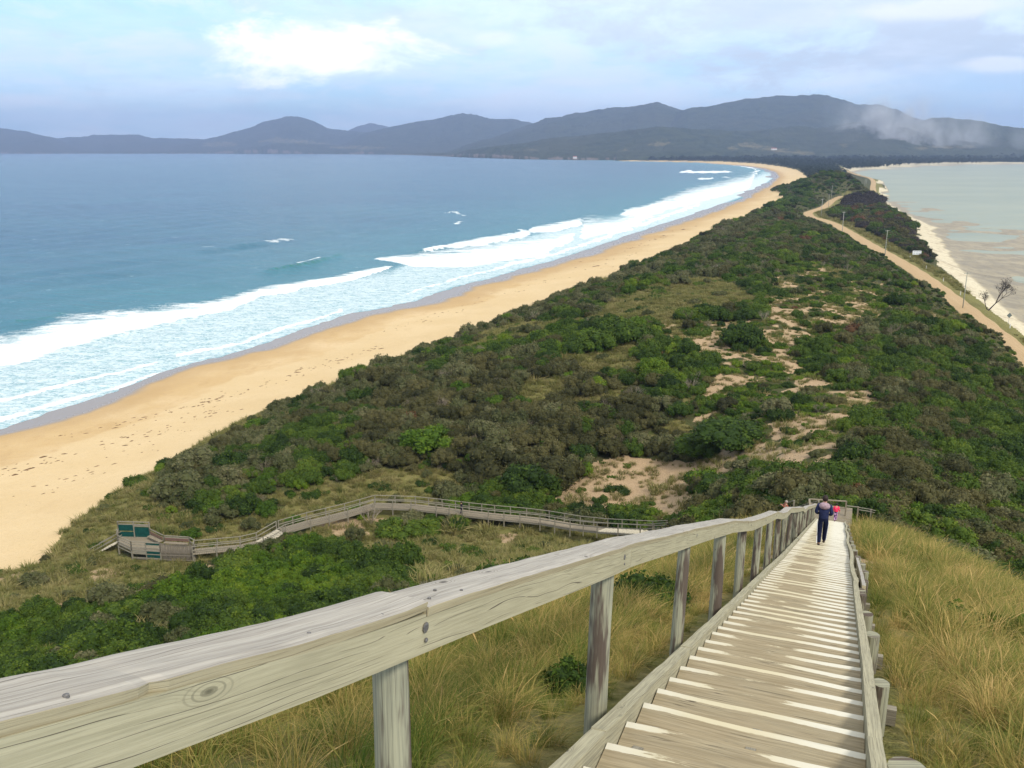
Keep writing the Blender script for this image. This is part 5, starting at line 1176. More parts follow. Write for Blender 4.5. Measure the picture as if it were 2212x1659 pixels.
me = bpy.data.meshes.new('plate'); r_ = .75; me.from_pydata([(-r_, -.06, 2.5), (0, -.06, 2.5 + r_), (r_, -.06, 2.5), (0, -.06, 2.5 - r_), (-r_, -.03, 2.5), (0, -.03, 2.5 + r_), (r_, -.03, 2.5), (0, -.03, 2.5 - r_)], [], [(0, 3, 2, 1), (4, 5, 6, 7), (0, 1, 5, 4), (1, 2, 6, 5), (2, 3, 7, 6), (3, 0, 4, 7)]); link('plate', me, plain('grey plate back', (.10, .12, .11), .5, .4, .1), e)
M_RED2 = plain('red reflector', (.5, .03, .02), .3, .5, 0)
gl = ['white guide post just below the wide white sign', 'white guide post on the verge between the sign and the bare beach', 'white guide post halfway between the sign and the tall pole', 'white guide post close left of the tall power pole', 'white guide post beneath the diamond sign', ]
for (x, y, zb), lab in zip([(1283, 808, 4), (1400, 875, 4), (1523, 972, 4), (1646, 1072, 3.9), (2003, 1312, 3.4)], gl):
    p = put(*zf(x, y), zb); e = empty('guide_post', p); tag(e, lab, 'guide post', 'white guide posts along the road verge')
    b = MB(); b.box((0, 0, -.2), (0, 0, 1.25), .17, .07); gp = b.build('post', M_SIGN, e)
    b = MB(); b.box((0, -.045, 1.0), (0, -.045, 1.12), .06, .012); b.build('reflector', M_RED2, e)
for (x, y, h_), lab in zip([(1613, 588, 1.9), (1629, 630, 1.7)], ['thin white stake standing on the green dune crest', 'thin white stake at the edge of the pale crest grass']):
    p = put(x, y, 14); e = empty('marker_stake', p); tag(e, lab, 'marker stake', 'white stakes on the dune crest')
    b = MB(); b.box((0, 0, -.3), (0, 0, h_), .11, .11); b.build('stake', M_SIGN, e); b = MB(); b.tube([(0, 0, h_), (0, 0, h_ + .05)], [.08, .05], 8); b.build('cap', M_SIGN, e)

# ------------------------------------------------------------------ far houses on the cleared slopes
M_HW = plain('pale house wall', (.62, .60, .57), .8, .2, .05); M_HR = plain('red house roof', (.30, .09, .07), .8, .2, .1); M_HG = plain('grey house roof', (.32, .33, .35), .6, .3, .1); M_WIN = plain('dark window', (.03, .035, .04), .2, .5, 0)
HOUSES = [(1595, 296, 4900, 24, 0, 'pale house alone high on the wooded slope'), (1627, 312, 4600, 18, 1, 'pale house at the left end of the clearing'), (1648, 316, 4500, 16, 1, 'pale house in the middle of the cleared slope'), (1672, 322, 4300, 26, 2, 'long red roofed building low on the cleared slope'),
          (1702, 322, 4350, 14, 1, 'pale house right of the red roofed building'), (1345, 327, 4500, 16, 0, 'small pale house in the clearing left of the beach bend'), (1242, 340, 4050, 18, 2, 'tiny building on the shore below the woods'), (1820, 312, 4700, 14, 1, 'pale hut below the smoke')]
def hill_z(xd, yd, d): return atd(xd, yd, d)
dg = None
for xd_, yd_, d_, w_, kind, lab in HOUSES:
    p = atd(xd_, yd_, d_); e = empty('house', (p[0], p[1], p[2] - 3)); tag(e, lab, 'house', 'far houses on the cleared slopes')
    b = MB(); b.box((-w_ / 2, 0, 2), (w_ / 2, 0, 2), 9, 8, up=(0, 0, 1)); wl_ = b.build('wall', M_HW, e)
    b = MB()
    for x0 in np.linspace(-w_ * .32, w_ * .32, 3): b.box((x0 - .9, -4.56, 3.6), (x0 + .9, -4.56, 3.6), .06, 1.6, up=(0, 0, 1)); 
    b.build('window', M_WIN, wl_)
    me = bpy.data.meshes.new('roof'); a_ = w_ / 2 + .8; me.from_pydata([(-a_, -5.2, 6), (a_, -5.2, 6), (a_, 5.2, 6), (-a_, 5.2, 6), (-a_ + 1, 0, 9), (a_ - 1, 0, 9)], [], [(0, 1, 5, 4), (2, 3, 4, 5), (1, 2, 5), (3, 0, 4), (0, 3, 2, 1)]); link('roof', me, M_HR if kind == 2 else (M_HG if kind == 1 else M_HW), e)
# ------------------------------------------------------------------ plants
PR = np.random.default_rng(11)
def quads(cen, nrm, size, aspect=1.0, rng_=PR):
    """leaf faces: centres, facing directions, sizes -> V, F"""
    n = len(cen); r = rng_.normal(size=(n, 3)); a = np.cross(nrm, r); a /= np.linalg.norm(a, axis=1)[:, None] + 1e-9; b = np.cross(nrm, a)
    s = np.asarray(size).reshape(-1, 1) * np.ones((n, 1))
    k = [(-.5, -.1), (0, -.5), (.5, .1), (0, .55)]
    V = np.stack([cen + a * s * aspect * u + b * s * v + nrm * s * .12 * (abs(u) * 2 - .5) for u, v in k], 1).reshape(-1, 3)
    return V, np.arange(n * 4).reshape(n, 4)
def shrub_mesh(name, seed, nl, leaf, n, flat=.75, lobes=9, up=.35, spread=.62, lr=(.30, .52), tintv=.5, loose=.12):
    g = np.random.default_rng(seed); L = []
    for i in range(lobes):
        a = g.uniform(0, 6.283); rr = spread * math.sqrt(g.uniform(0, 1)); r = g.uniform(*lr)
        L.append((rr * math.cos(a), rr * math.sin(a), max(.15, (flat * 1.12 - r) * (1 - (rr / 1.1) ** 2) * g.uniform(.5, 1.05)), r, g.uniform(-.5, .5)))
    C = []; N = []; T = []
    for (cx, cy, cz_, r, lt) in L:
        m = int(n * r * r / sum(l[3] ** 2 for l in L) * 1.25); d = g.normal(size=(m, 3)); d /= np.linalg.norm(d, axis=1)[:, None]; d = d[d[:, 2] > -.55]
        bump = 1 + .13 * np.sin(d[:, 0] * 7 + cx * 9 + lt * 5) * np.sin(d[:, 1] * 7 + cy * 5) + .10 * np.sin(d[:, 2] * 11 + d[:, 0] * 9)
        p = np.array([cx, cy, cz_]) + d * (r * bump * (1 - loose * g.uniform(0, 1, len(d)) ** 1.6 * 2 + loose * .4))[:, None]
        ins = np.zeros(len(p), bool)
        for (ax, ay, az_, ar, _) in L:
            if (ax, ay) != (cx, cy): ins |= np.linalg.norm(p - np.array([ax, ay, az_]), axis=1) < ar * .80
        p = p[~ins]; d = d[~ins]; ok = p[:, 2] > -.04; p, d = p[ok], d[ok]
        C.append(p); N.append(d); T.append(np.clip(.5 + lt * tintv + g.normal(0, .17, len(p)), 0, 1))
    C = np.concatenate(C); N = np.concatenate(N); T = np.concatenate(T)
    nn = N * .55 + g.normal(size=N.shape) * .55 + np.array([0, 0, up]); nn /= np.linalg.norm(nn, axis=1)[:, None]
    V, F = quads(C, nn, leaf * .92 * g.uniform(.5, 1.35, len(C)), .75, g)
    # inner foliage mass, shade put in as a darker tint, so nothing shows through
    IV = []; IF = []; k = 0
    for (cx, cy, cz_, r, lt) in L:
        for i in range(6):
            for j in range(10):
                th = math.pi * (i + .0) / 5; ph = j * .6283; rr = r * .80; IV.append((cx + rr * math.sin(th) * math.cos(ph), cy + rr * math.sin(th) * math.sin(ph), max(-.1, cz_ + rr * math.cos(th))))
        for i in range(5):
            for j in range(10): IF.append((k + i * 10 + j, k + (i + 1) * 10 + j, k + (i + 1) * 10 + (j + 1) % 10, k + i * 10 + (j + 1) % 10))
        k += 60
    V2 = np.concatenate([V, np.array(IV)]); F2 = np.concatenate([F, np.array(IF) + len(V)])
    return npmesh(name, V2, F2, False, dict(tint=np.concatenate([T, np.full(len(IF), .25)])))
def twig_mesh(name, seed, h=1., n0=7, depth=4, w=.012):
    g = random.Random(seed); b = MB()
    def go(p, d, L, r, k):
        q_ = p + d * L; m = (p + q_) / 2 + Vector((g.uniform(-1, 1), g.uniform(-1, 1), g.uniform(-.3, .6))) * L * .10
        b.tube([p, m, q_], [r, r * .85, r * .6], 3, caps=False)
        if k > 0:
            for _ in range(g.choice((2, 2, 3))):
                dd = (d + Vector((g.uniform(-1, 1), g.uniform(-1, 1), g.uniform(-.25, .7))) * .75).normalized(); go(q_, dd, L * g.uniform(.6, .85), r * .6, k - 1)
    for i in range(n0):
        a = g.uniform(0, 6.28); go(Vector((0, 0, 0)), Vector((math.cos(a) * .7, math.sin(a) * .7, g.uniform(.5, 1.1))).normalized(), .30 * h, w, depth)
    V = np.array(b.v); F = np.array(b.f); return npmesh(name, V, F, False, dict(tint=PR.uniform(.2, .9, len(F))))
def tuft_mesh(name, seed, nb, h, w, rad, lean, segs=4, stalks=0):
    g = np.random.default_rng(seed); V = []; F = []; T = []; wind = np.array([.55, -.25])
    for i in range(nb + stalks):
        st = i >= nb; a = g.uniform(0, 6.283); r0 = rad * math.sqrt(g.uniform(0, 1)); p = np.array([r0 * math.cos(a), r0 * math.sin(a), -.03]); L = h * g.uniform(.55, 1.15) * (1.25 if st else 1)
        da = a + g.normal(0, .8); dl = lean * g.uniform(.3, 1.5) * (.6 if st else 1); d = np.array([math.cos(da) * dl, math.sin(da) * dl]) + wind * g.uniform(.1, .7); ww = w * g.uniform(.6, 1.2); t0 = g.beta(1.6, 1.6) if not st else .98
        side = np.array([-math.sin(da + g.normal(0, .6)), math.cos(da + g.normal(0, .6)), g.normal(0, .2)]); side /= np.linalg.norm(side); k = len(V); pts = []
        for s_ in range(segs + 1):
            t = s_ / segs; xy = d * L * (t ** 1.8) * .75; z = L * (t - .42 * min(1.6, np.hypot(*d)) * t ** 2.4); pts.append(p + np.array([xy[0], xy[1], z]))
        for s_, q_ in enumerate(pts):
            t = s_ / segs; wd = ww * (1 - t) ** .6 * .5 + ww * .05
            if st: wd = ww * (.25 if t < .7 else 1.1 * math.sin((t - .62) / .38 * 3.0) + .1)
            V.append(q_ - side * wd); V.append(q_ + side * wd)
        for s_ in range(segs): F.append((k + 2 * s_, k + 2 * s_ + 1, k + 2 * s_ + 3, k + 2 * s_ + 2)); T.append(np.clip(t0 + .12 * s_ / segs, 0, 1))
    return npmesh(name, np.array(V), np.array(F), False, dict(tint=np.array(T)))
def setm(me, m): me.materials.append(m); return me
def protos(fn, n, m, *a, **k): return [setm(fn('leafy_shape', 100 * (1 + hash_(fn.__name__ + m.name) % 50) + i, *a, **k), m) for i in range(n)]
def hash_(s): return sum((i + 3) * ord(c) for i, c in enumerate(s))
def sh(n, m, cnt=1500, leaf=.13, **k): return [setm(shrub_mesh('shrub_shape', 1000 + hash_(m.name) % 777 + 31 * i, 0, leaf, cnt, **k), m) for i in range(n)]
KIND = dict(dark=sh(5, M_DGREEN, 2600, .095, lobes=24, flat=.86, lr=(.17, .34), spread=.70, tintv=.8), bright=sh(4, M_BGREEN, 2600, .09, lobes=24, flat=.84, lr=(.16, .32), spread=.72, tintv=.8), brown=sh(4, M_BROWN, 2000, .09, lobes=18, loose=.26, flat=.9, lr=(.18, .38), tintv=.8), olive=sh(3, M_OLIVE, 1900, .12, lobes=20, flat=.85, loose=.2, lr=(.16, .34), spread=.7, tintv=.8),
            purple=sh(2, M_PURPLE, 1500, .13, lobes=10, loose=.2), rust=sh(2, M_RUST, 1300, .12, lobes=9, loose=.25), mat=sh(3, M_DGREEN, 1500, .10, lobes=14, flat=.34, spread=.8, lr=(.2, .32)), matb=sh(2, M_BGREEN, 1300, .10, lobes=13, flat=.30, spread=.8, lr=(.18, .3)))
KIND['twig'] = [setm(twig_mesh('twig_shape', 5 + i, 1.0, 8, 4, .02), M_TWIG) for i in range(3)]
TUFT_N = [setm(tuft_mesh('tuft_shape', 40 + i, 120, .70, .0095, .20, .85, 5, 1 + i % 2), M_GRASS) for i in range(6)]
TUFT_M = [setm(tuft_mesh('tuft_shape', 60 + i, 90, .75, .016, .30, .8, 3, 3), M_GRASS) for i in range(4)]
TUFT_F = [setm(tuft_mesh('tuft_shape', 80 + i, 70, .65, .05, .45, .9, 2), M_GRASSF) for i in range(4)]
ALLP = []
def scatter(name, P, rot, scl, idx, meshes, label=None):
    """one object of stuff: geometry nodes put a shape on every point"""
    src = bpy.data.collections.new(name + '_shapes')
    for i, m in enumerate(meshes):
        o = bpy.data.objects.new('%s_shape_%03d' % (name, i), m); src.objects.link(o)
    me = bpy.data.meshes.new(name); n = len(P); me.vertices.add(n); me.vertices.foreach_set('co', np.asarray(P, np.float32).ravel())
    me.attributes.new('rz', 'FLOAT', 'POINT').data.foreach_set('value', np.asarray(rot, np.float32))
    me.attributes.new('sc', 'FLOAT_VECTOR', 'POINT').data.foreach_set('vector', np.asarray(scl, np.float32).ravel())
    me.attributes.new('ix', 'INT', 'POINT').data.foreach_set('value', np.asarray(idx, np.int32))
    o = link(name, me); g = bpy.data.node_groups.new(name, 'GeometryNodeTree')
    g.interface.new_socket('Geometry', in_out='INPUT', socket_type='NodeSocketGeometry'); g.interface.new_socket('Geometry', in_out='OUTPUT', socket_type='NodeSocketGeometry')
    N = g.nodes; gi = N.new('NodeGroupInput'); go = N.new('NodeGroupOutput'); ip = N.new('GeometryNodeInstanceOnPoints'); ci = N.new('GeometryNodeCollectionInfo')
    ci.inputs['Collection'].default_value = src; ci.inputs['Separate Children'].default_value = True; ci.inputs['Reset Children'].default_value = True
    def at(nm, ty):
        a = N.new('GeometryNodeInputNamedAttribute'); a.data_type = ty; a.inputs['Name'].default_value = nm; return [s_ for s_ in a.outputs if s_.enabled and s_.name == 'Attribute'][0]
    cx = N.new('ShaderNodeCombineXYZ'); g.links.new(at('rz', 'FLOAT'), cx.inputs[2])
    g.links.new(gi.outputs[0], ip.inputs['Points']); g.links.new(ci.outputs[0], ip.inputs['Instance']); ip.inputs['Pick Instance'].default_value = True
    g.links.new(at('ix', 'INT'), ip.inputs['Instance Index']); g.links.new(cx.outputs[0], ip.inputs['Rotation']); g.links.new(at('sc', 'FLOAT_VECTOR'), ip.inputs['Scale'])
    g.links.new(ip.outputs[0], go.inputs[0]); md = o.modifiers.new('scatter', 'NODES'); md.node_group = g
    tag(o, label, kind='stuff'); return o
def jitter_grid(x0, x1, y0, y1, st):
    xs = np.arange(x0, x1, st); ys = np.arange(y0, y1, st); X, Y = np.meshgrid(xs, ys); X = X + PR.uniform(-.5, .5, X.shape) * st; Y = Y + PR.uniform(-.5, .5, Y.shape) * st; return X.ravel(), Y.ravel()
# ---- shrubs of the dunes
_qc = sum(q, Vector()) / len(q)
PLATP = [tuple((_qc + (p - _qc) * 1.42)[:2]) for p in q]; PLATP2 = [tuple((_qc + (p - _qc) * 1.04)[:2]) for p in q]
def make_shrubs():
    KN = ['dark', 'bright', 'brown', 'olive', 'purple', 'rust', 'mat', 'matb', 'twig']
    out = []
    for (y0, y1, st, base) in ((30, 150, 1.45, 1.25), (150, 270, 1.9, 1.55), (270, 480, 2.4, 1.75), (480, 1300, 3.8, 2.5)):
        x, y = jitter_grid(-110 if y1 < 300 else -40, 130 if y1 < 300 else 420, y0, y1, st)
        ok = (np.abs(x) < y * .75 + 12); x, y = x[ok], y[ok]
        if y0 == 30:
            s = x * ST + y * CT; c = x * CT - y * ST; ok = ~((s < 61) & (c > -8.5) & (c < 6.5)); x, y = x[ok], y[ok]
        z = land(x, y); m = masks(x, y, z); xd, yd, rd, side, beach, bay, near = m; sand, grass = veg_zone(x, y, z, m)
        ok = ~beach & ~bay & (rd > 5.2) & (z > 2.6) & (xd > -130) & (xd < 2360)
        # keep off the verge grass, the walkway and the platform
        ok &= ~((side > 0) & (rd < 10) & ~((rd > 6.5) & (y > 480)))
        wd = polydist(x, y, [(p.x, p.y, p.z) for p in UP + MAIN + LOWW])[0]; ok &= wd > 1.5; ok &= ~inpoly(x, y, PLATP)
        tr = inpoly(xd, yd, Z_TREES); bare = (side > 0) & ~tr & (y < 600); ok &= ~bare
        x, y, z, xd, yd, sand, grass, rd, side, tr = [a[ok] for a in (x, y, z, xd, yd, sand, grass, rd, side, tr)]
        n = len(x); u = PR.uniform(0, 1, n); v = PR.uniform(0, 1, n); nz = fbm(x / 13., y / 13., 3, 101); nz2 = fbm(x / 30., y / 30., 3, 103); nz3 = fbm(x / 6., y / 6., 2, 107)
        sc = base * 1.12 * np.exp(.42 * nz3 + PR.normal(0, .30, n)); kind = np.zeros(n, int)
        w = nz + .8 * nz2
        kind = np.where(u < .60 + .5 * w, 0, np.where(u < .78 + .4 * w, 2, 3)); kind = np.where((v < .12) & (w > -.2), 1, kind); kind = np.where(v > .965, 8, kind)
        brz = inpoly(xd + nz * 60, yd, [(830, 830), (1000, 800), (1250, 790), (1350, 850), (1500, 900), (1530, 990), (1400, 980), (1230, 1040), (1150, 1075), (820, 1070), (760, 980)]); kind = np.where(brz & (u < .60), np.where(v > .9, 8, 2), kind); sc = np.where(brz, sc * 1.15, sc)
        edge = inpoly(xd, yd, [(330, 1100), (335, 1010), (450, 940), (700, 835), (1100, 680), (1500, 525), (1640, 470), (1660, 490), (1500, 560), (1120, 715), (720, 880), (500, 1010), (400, 1090)]); kind = np.where(edge & (u < .42), 3, kind)
        lowb = inpoly(xd, yd, LOWBUSH); kind = np.where(lowb, np.where(w + u * .6 > .42, 1, np.where(u > .88, 3, 0)), kind)
        rs_ = (xd > 1860) & (yd > 780); kind = np.where(rs_, np.where(u < .60 + .5 * w, 0, np.where(u < .9, 2, 3)), kind); kind = np.where(rs_ & (v < .10), 7, kind)
        kind = np.where(tr, np.where(u < .22, 4, np.where(u < .6, 2, np.where(u < .92, 0, 5))), kind); sc = np.where(tr, sc * 1.15, sc)
        prp = inpoly(xd, yd, [zf(a, b) for a, b in [(760, 430), (790, 360), (960, 350), (1100, 345), (1115, 400), (1080, 440), (960, 452), (820, 450)]]); kind = np.where(prp, 4, kind); sc = np.where(prp, sc * 1.1, sc)
        far_ = y > 620; kind = np.where(far_ & (kind == 2) & (v < .5), 0, kind)
        kind = np.where((v > .996) & ~far_, 5, kind)
        # open ground: few plants, low mats
        sparse = sand > .3; pz_ = inpoly(xd, yd, Z_PATCH); hol = inpoly(xd, yd, Z_HOLLOW)
        keep = np.ones(n, bool); keep &= ~(sparse & (u > np.where(hol, .09, .11))); kind = np.where(sparse, np.where(v < .6, 6, 7), kind); sc = np.where(sparse, sc * .75, sc)
        kind = np.where(pz_ & ~sparse & (v < .7), np.where(v < .30, 7, 6), kind); sc = np.where(pz_, sc * .68, sc); sc = np.where((sand > .12) & ~hol, np.minimum(sc, 1.2), sc)
        g_ = grass > .5; keep &= ~(g_ & (u > .10)); kind = np.where(g_, np.where(v < .7, 6, 3), kind); sc = np.where(g_, sc * .7, sc)
        if y0 >= 480: keep &= ~((z < 3.5) & (y > 1150) & (rd > 40))
        sc = np.where(side < 0, sc * np.clip((rd - 3) / 22., .42, 1), sc * np.clip((rd - 3) / 12., .5, 1)); sc = np.clip(sc, .35, base * 2.0)
        for i in np.nonzero(keep)[0]: out.append((x[i], y[i], z[i], KN[kind[i]], sc[i], xd[i], yd[i]))
    # plants one would name, measured one by one: (x, y of the foot in the view, ground height, kind, half width m, height factor, label)
    HERO = [(928, 950, 9.5, 'bright', 5.4, .62, 'broad bright green dome shrub in the brown scrub above the boardwalk'), (1345, 745, 14.5, 'dark', 5.6, .75, 'large dark green dome shrub below the pale grassy crest'), (1290, 760, 14, 'dark', 4.6, .75, 'dark green shrub against the left side of the large dome shrub'),
            (1600, 745, 16, 'dark', 4.6, .95, 'tall dark green shrub right of the sandy gap on the crest'), (1412, 815, 14.5, 'bright', 3.2, 1.0, 'round mid green shrub at the upper edge of the sandy valley'), (1590, 955, 14, 'dark', 5.6, .5, 'wide dark green shrub bank above the bare sand hollow'), (1520, 950, 13, 'dark', 4.2, .6, 'dark green shrub at the left end of the bank over the hollow'),
            (1305, 1098, 8.5, 'mat', 2.3, .9, 'dark green low mat alone at the lower left of the sand hollow'), (1352, 1108, 8.8, 'mat', 2.4, 1.0, 'dark green low mat at the lowest edge of the sand hollow'), (1400, 1090, 9, 'mat', 1.2, .9, 'small green tuft right of the two mats in the sand hollow'),
            (1560, 1080, 12.5, 'dark', 3.4, .5, 'deep green spreading shrub between sand hollow and landing'), (1530, 1060, 12, 'matb', 3.0, 1.2, 'green spreading shrub at the right rim of the sand hollow'), (1610, 1085, 15, 'dark', 2.8, .55, 'dark green shrub left above the landing rail'),
            (583, 910, 4.2, 'olive', 1.6, .9, 'lone grey olive shrub on the pale grass by the beach'), (674, 867, 5, 'olive', 2.1, .9, 'grey olive shrub at the beach edge beyond the lone one'), (722, 852, 6, 'olive', 2.2, .8, 'grey olive shrub on the beach edge third along'),
            (385, 1075, 5, 'olive', 3.6, .9, 'large grey olive shrub at the beach corner of the scrub'), (420, 1000, 5.5, 'olive', 3.3, .8, 'tall grey olive shrub next to the pale foredune grass'), (480, 1120, 5, 'olive', 2.4, .8, 'grey flecked shrub behind the viewing platform'), (415, 1150, 5, 'bright', 1.8, .6, 'low green shrub right behind the platform screens'),
            (500, 1010, 6, 'dark', 3.2, .9, 'mid green shrub among the grey ones near the beach'), (860, 1145, 6.6, 'dark', 3.0, .62, 'dark green shrub in front of the boardwalk bend'), (915, 1140, 6.8, 'dark', 2.6, .6, 'dark shrub with pale dead twigs beside the boardwalk'), (800, 1115, 6.6, 'twig', 2.4, 1.1, 'bare grey twiggy bush behind the boardwalk bend'), (775, 1095, 6.6, 'matb', 1.9, 1.1, 'yellow green bush where the boardwalk bends'),
            (1140, 1060, 7.5, 'dark', 4.3, .85, 'dark green shrub behind the boardwalk walker'), (1060, 1030, 7.6, 'brown', 4.3, .9, 'brown dome shrub above the boardwalk walker'), (1215, 1040, 8, 'brown', 4.2, .8, 'brown shrub at the left rim of the sand hollow'), (1030, 800, 10, 'rust', 1.4, .7, 'rusty orange bush low in the green scrub'), (2060, 1235, 26, 'olive', 2.2, .6, 'pinkish grey shrub below the two-wire rail'), (6.5, -1.95, 99, 'dark', .32, 1.1, 'small dark green bush at the foot between second and third rail post'), (12.2, -2.5, 99, 'dark', .7, .8, 'small dark bush in the grass behind the fourth rail post'), (15.5, 2.9, 99, 'matb', 1.0, .8, 'low green bush in the grass right of the stair'), (21, 4.4, 99, 'rust', .8, .6, 'rusty brown clump on the right grass slope'), (19., 1.6, 99, 'dark', .6, .6, 'small dark green bush close to the right kerb')]
    groups = {}; lab = dict(dark='dark green shrub', bright='bright green shrub', brown='brown green bush', olive='grey olive shrub', purple='purple brown bush', rust='rusty red bush', mat='low dark green mat plant', matb='low bright green mat plant', twig='bare grey twig bush')
    for (xd, yd, zz, kd, r, hf, lb) in HERO:
        p = atz(xd, yd, zz) if zz < 90 else (*sc2(xd, yd), 0); g = gz_at(p[0], p[1]); o = bpy.data.objects.new('coast_shrub', random.choice(KIND[kd])); COL.objects.link(o)
        o.location = (p[0], p[1], g - .1); o.rotation_euler.z = random.uniform(0, 6.28); o.scale = (r, r, r * hf * 1.25); tag(o, lb, 'shrub', 'shrubs on the dunes')
    # the largest in view stand as single plants, the rest is one mass
    def size(t): return t[4] / math.hypot(t[0], t[1]) if (0 < t[5] < 2212 and t[6] < 1640 and not hidden(t)) else 0
    def hidden(t):
        rl = np.interp(t[5], [0, 850, 1300, 1740, 1830], [1500, 1290, 1170, 1090, 1100]); return t[6] > rl and t[5] < 1835
    o2 = sorted(range(len(out)), key=lambda i: -size(out[i])); big = set(o2[:262])
    def zone(xd, yd):
        if xd > 1835: return ('slope right of the landing', ) if yd > 1000 else (('between landing and gravel road',) if yd > 800 else ('above the gravel road',))
        if yd > 1290: return ('just over the near handrail',) if xd > 450 else ('lower left corner bank',)
        if yd > 1150: return ('between platform and handrail',) if xd < 950 else ('in the grass below the boardwalk',)
        if yd > 1040: return ('left of the landing',) if xd > 1480 else (('behind the boardwalk middle',) if xd > 760 else ('between platform and boardwalk bend',))
        return ('beside the sandy ridge track',) if xd > 1480 else (('in the scrub above the sand hollow',) if xd > 1000 else ('in the scrub towards the beach',))
    names = {}
    for i in big:
        k_ = (out[i][3], zone(out[i][5], out[i][6])[0]); names.setdefault(k_, []).append(i)
    ordn = 'first second third fourth fifth sixth seventh eighth ninth tenth eleventh twelfth thirteenth fourteenth fifteenth'.split()
    LB = {}
    for (kd_, zn_), ids in names.items():
        ids.sort(key=lambda i: -out[i][6]); rows = max(1, math.ceil(len(ids) / 14)); per = math.ceil(len(ids) / rows); rn = [''] if rows == 1 else (['front row', 'back row'] if rows == 2 else ['front row', 'second row', 'third row', 'fourth row', 'fifth row', 'sixth row'])
        for r_ in range(rows):
            row = sorted(ids[r_ * per:(r_ + 1) * per], key=lambda i: out[i][5])
            for j_, i in enumerate(row): LB[i] = lab[kd_] + ((', ' + ordn[j_] + ' from left') if len(row) > 1 else '') + ((', ' + rn[r_]) if rn[r_] else '') + (', ' if rn[r_] or len(row) > 1 else ' ') + zn_
    protos_ = []; start = {}
    for k in KN: start[k] = len(protos_); protos_ += KIND[k]
    P = []; Rz = []; S_ = []; I = []
    for i, (x, y, z, kd, s_, xd, yd) in enumerate(out):
        rz = random.uniform(0, 6.283); j = random.randrange(len(KIND[kd])); hh = s_ * random.uniform(.8, 1.35)
        if i in big:
            o = bpy.data.objects.new('coast_shrub', KIND[kd][j]); COL.objects.link(o); o.location = (x, y, z - .08); o.rotation_euler.z = rz; o.scale = (s_, s_, hh)
            zn = zone(xd, yd)[0]; tag(o, LB[i], 'shrub', lab[kd] + ('es ' if lab[kd].endswith('sh') else 's ') + zn)
        else: P.append((x, y, z - .08)); Rz.append(rz); S_.append((s_, s_, hh)); I.append(start[kd] + j)
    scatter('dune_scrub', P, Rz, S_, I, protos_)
    print('SHRUBS', len(out), len(P))
make_shrubs()
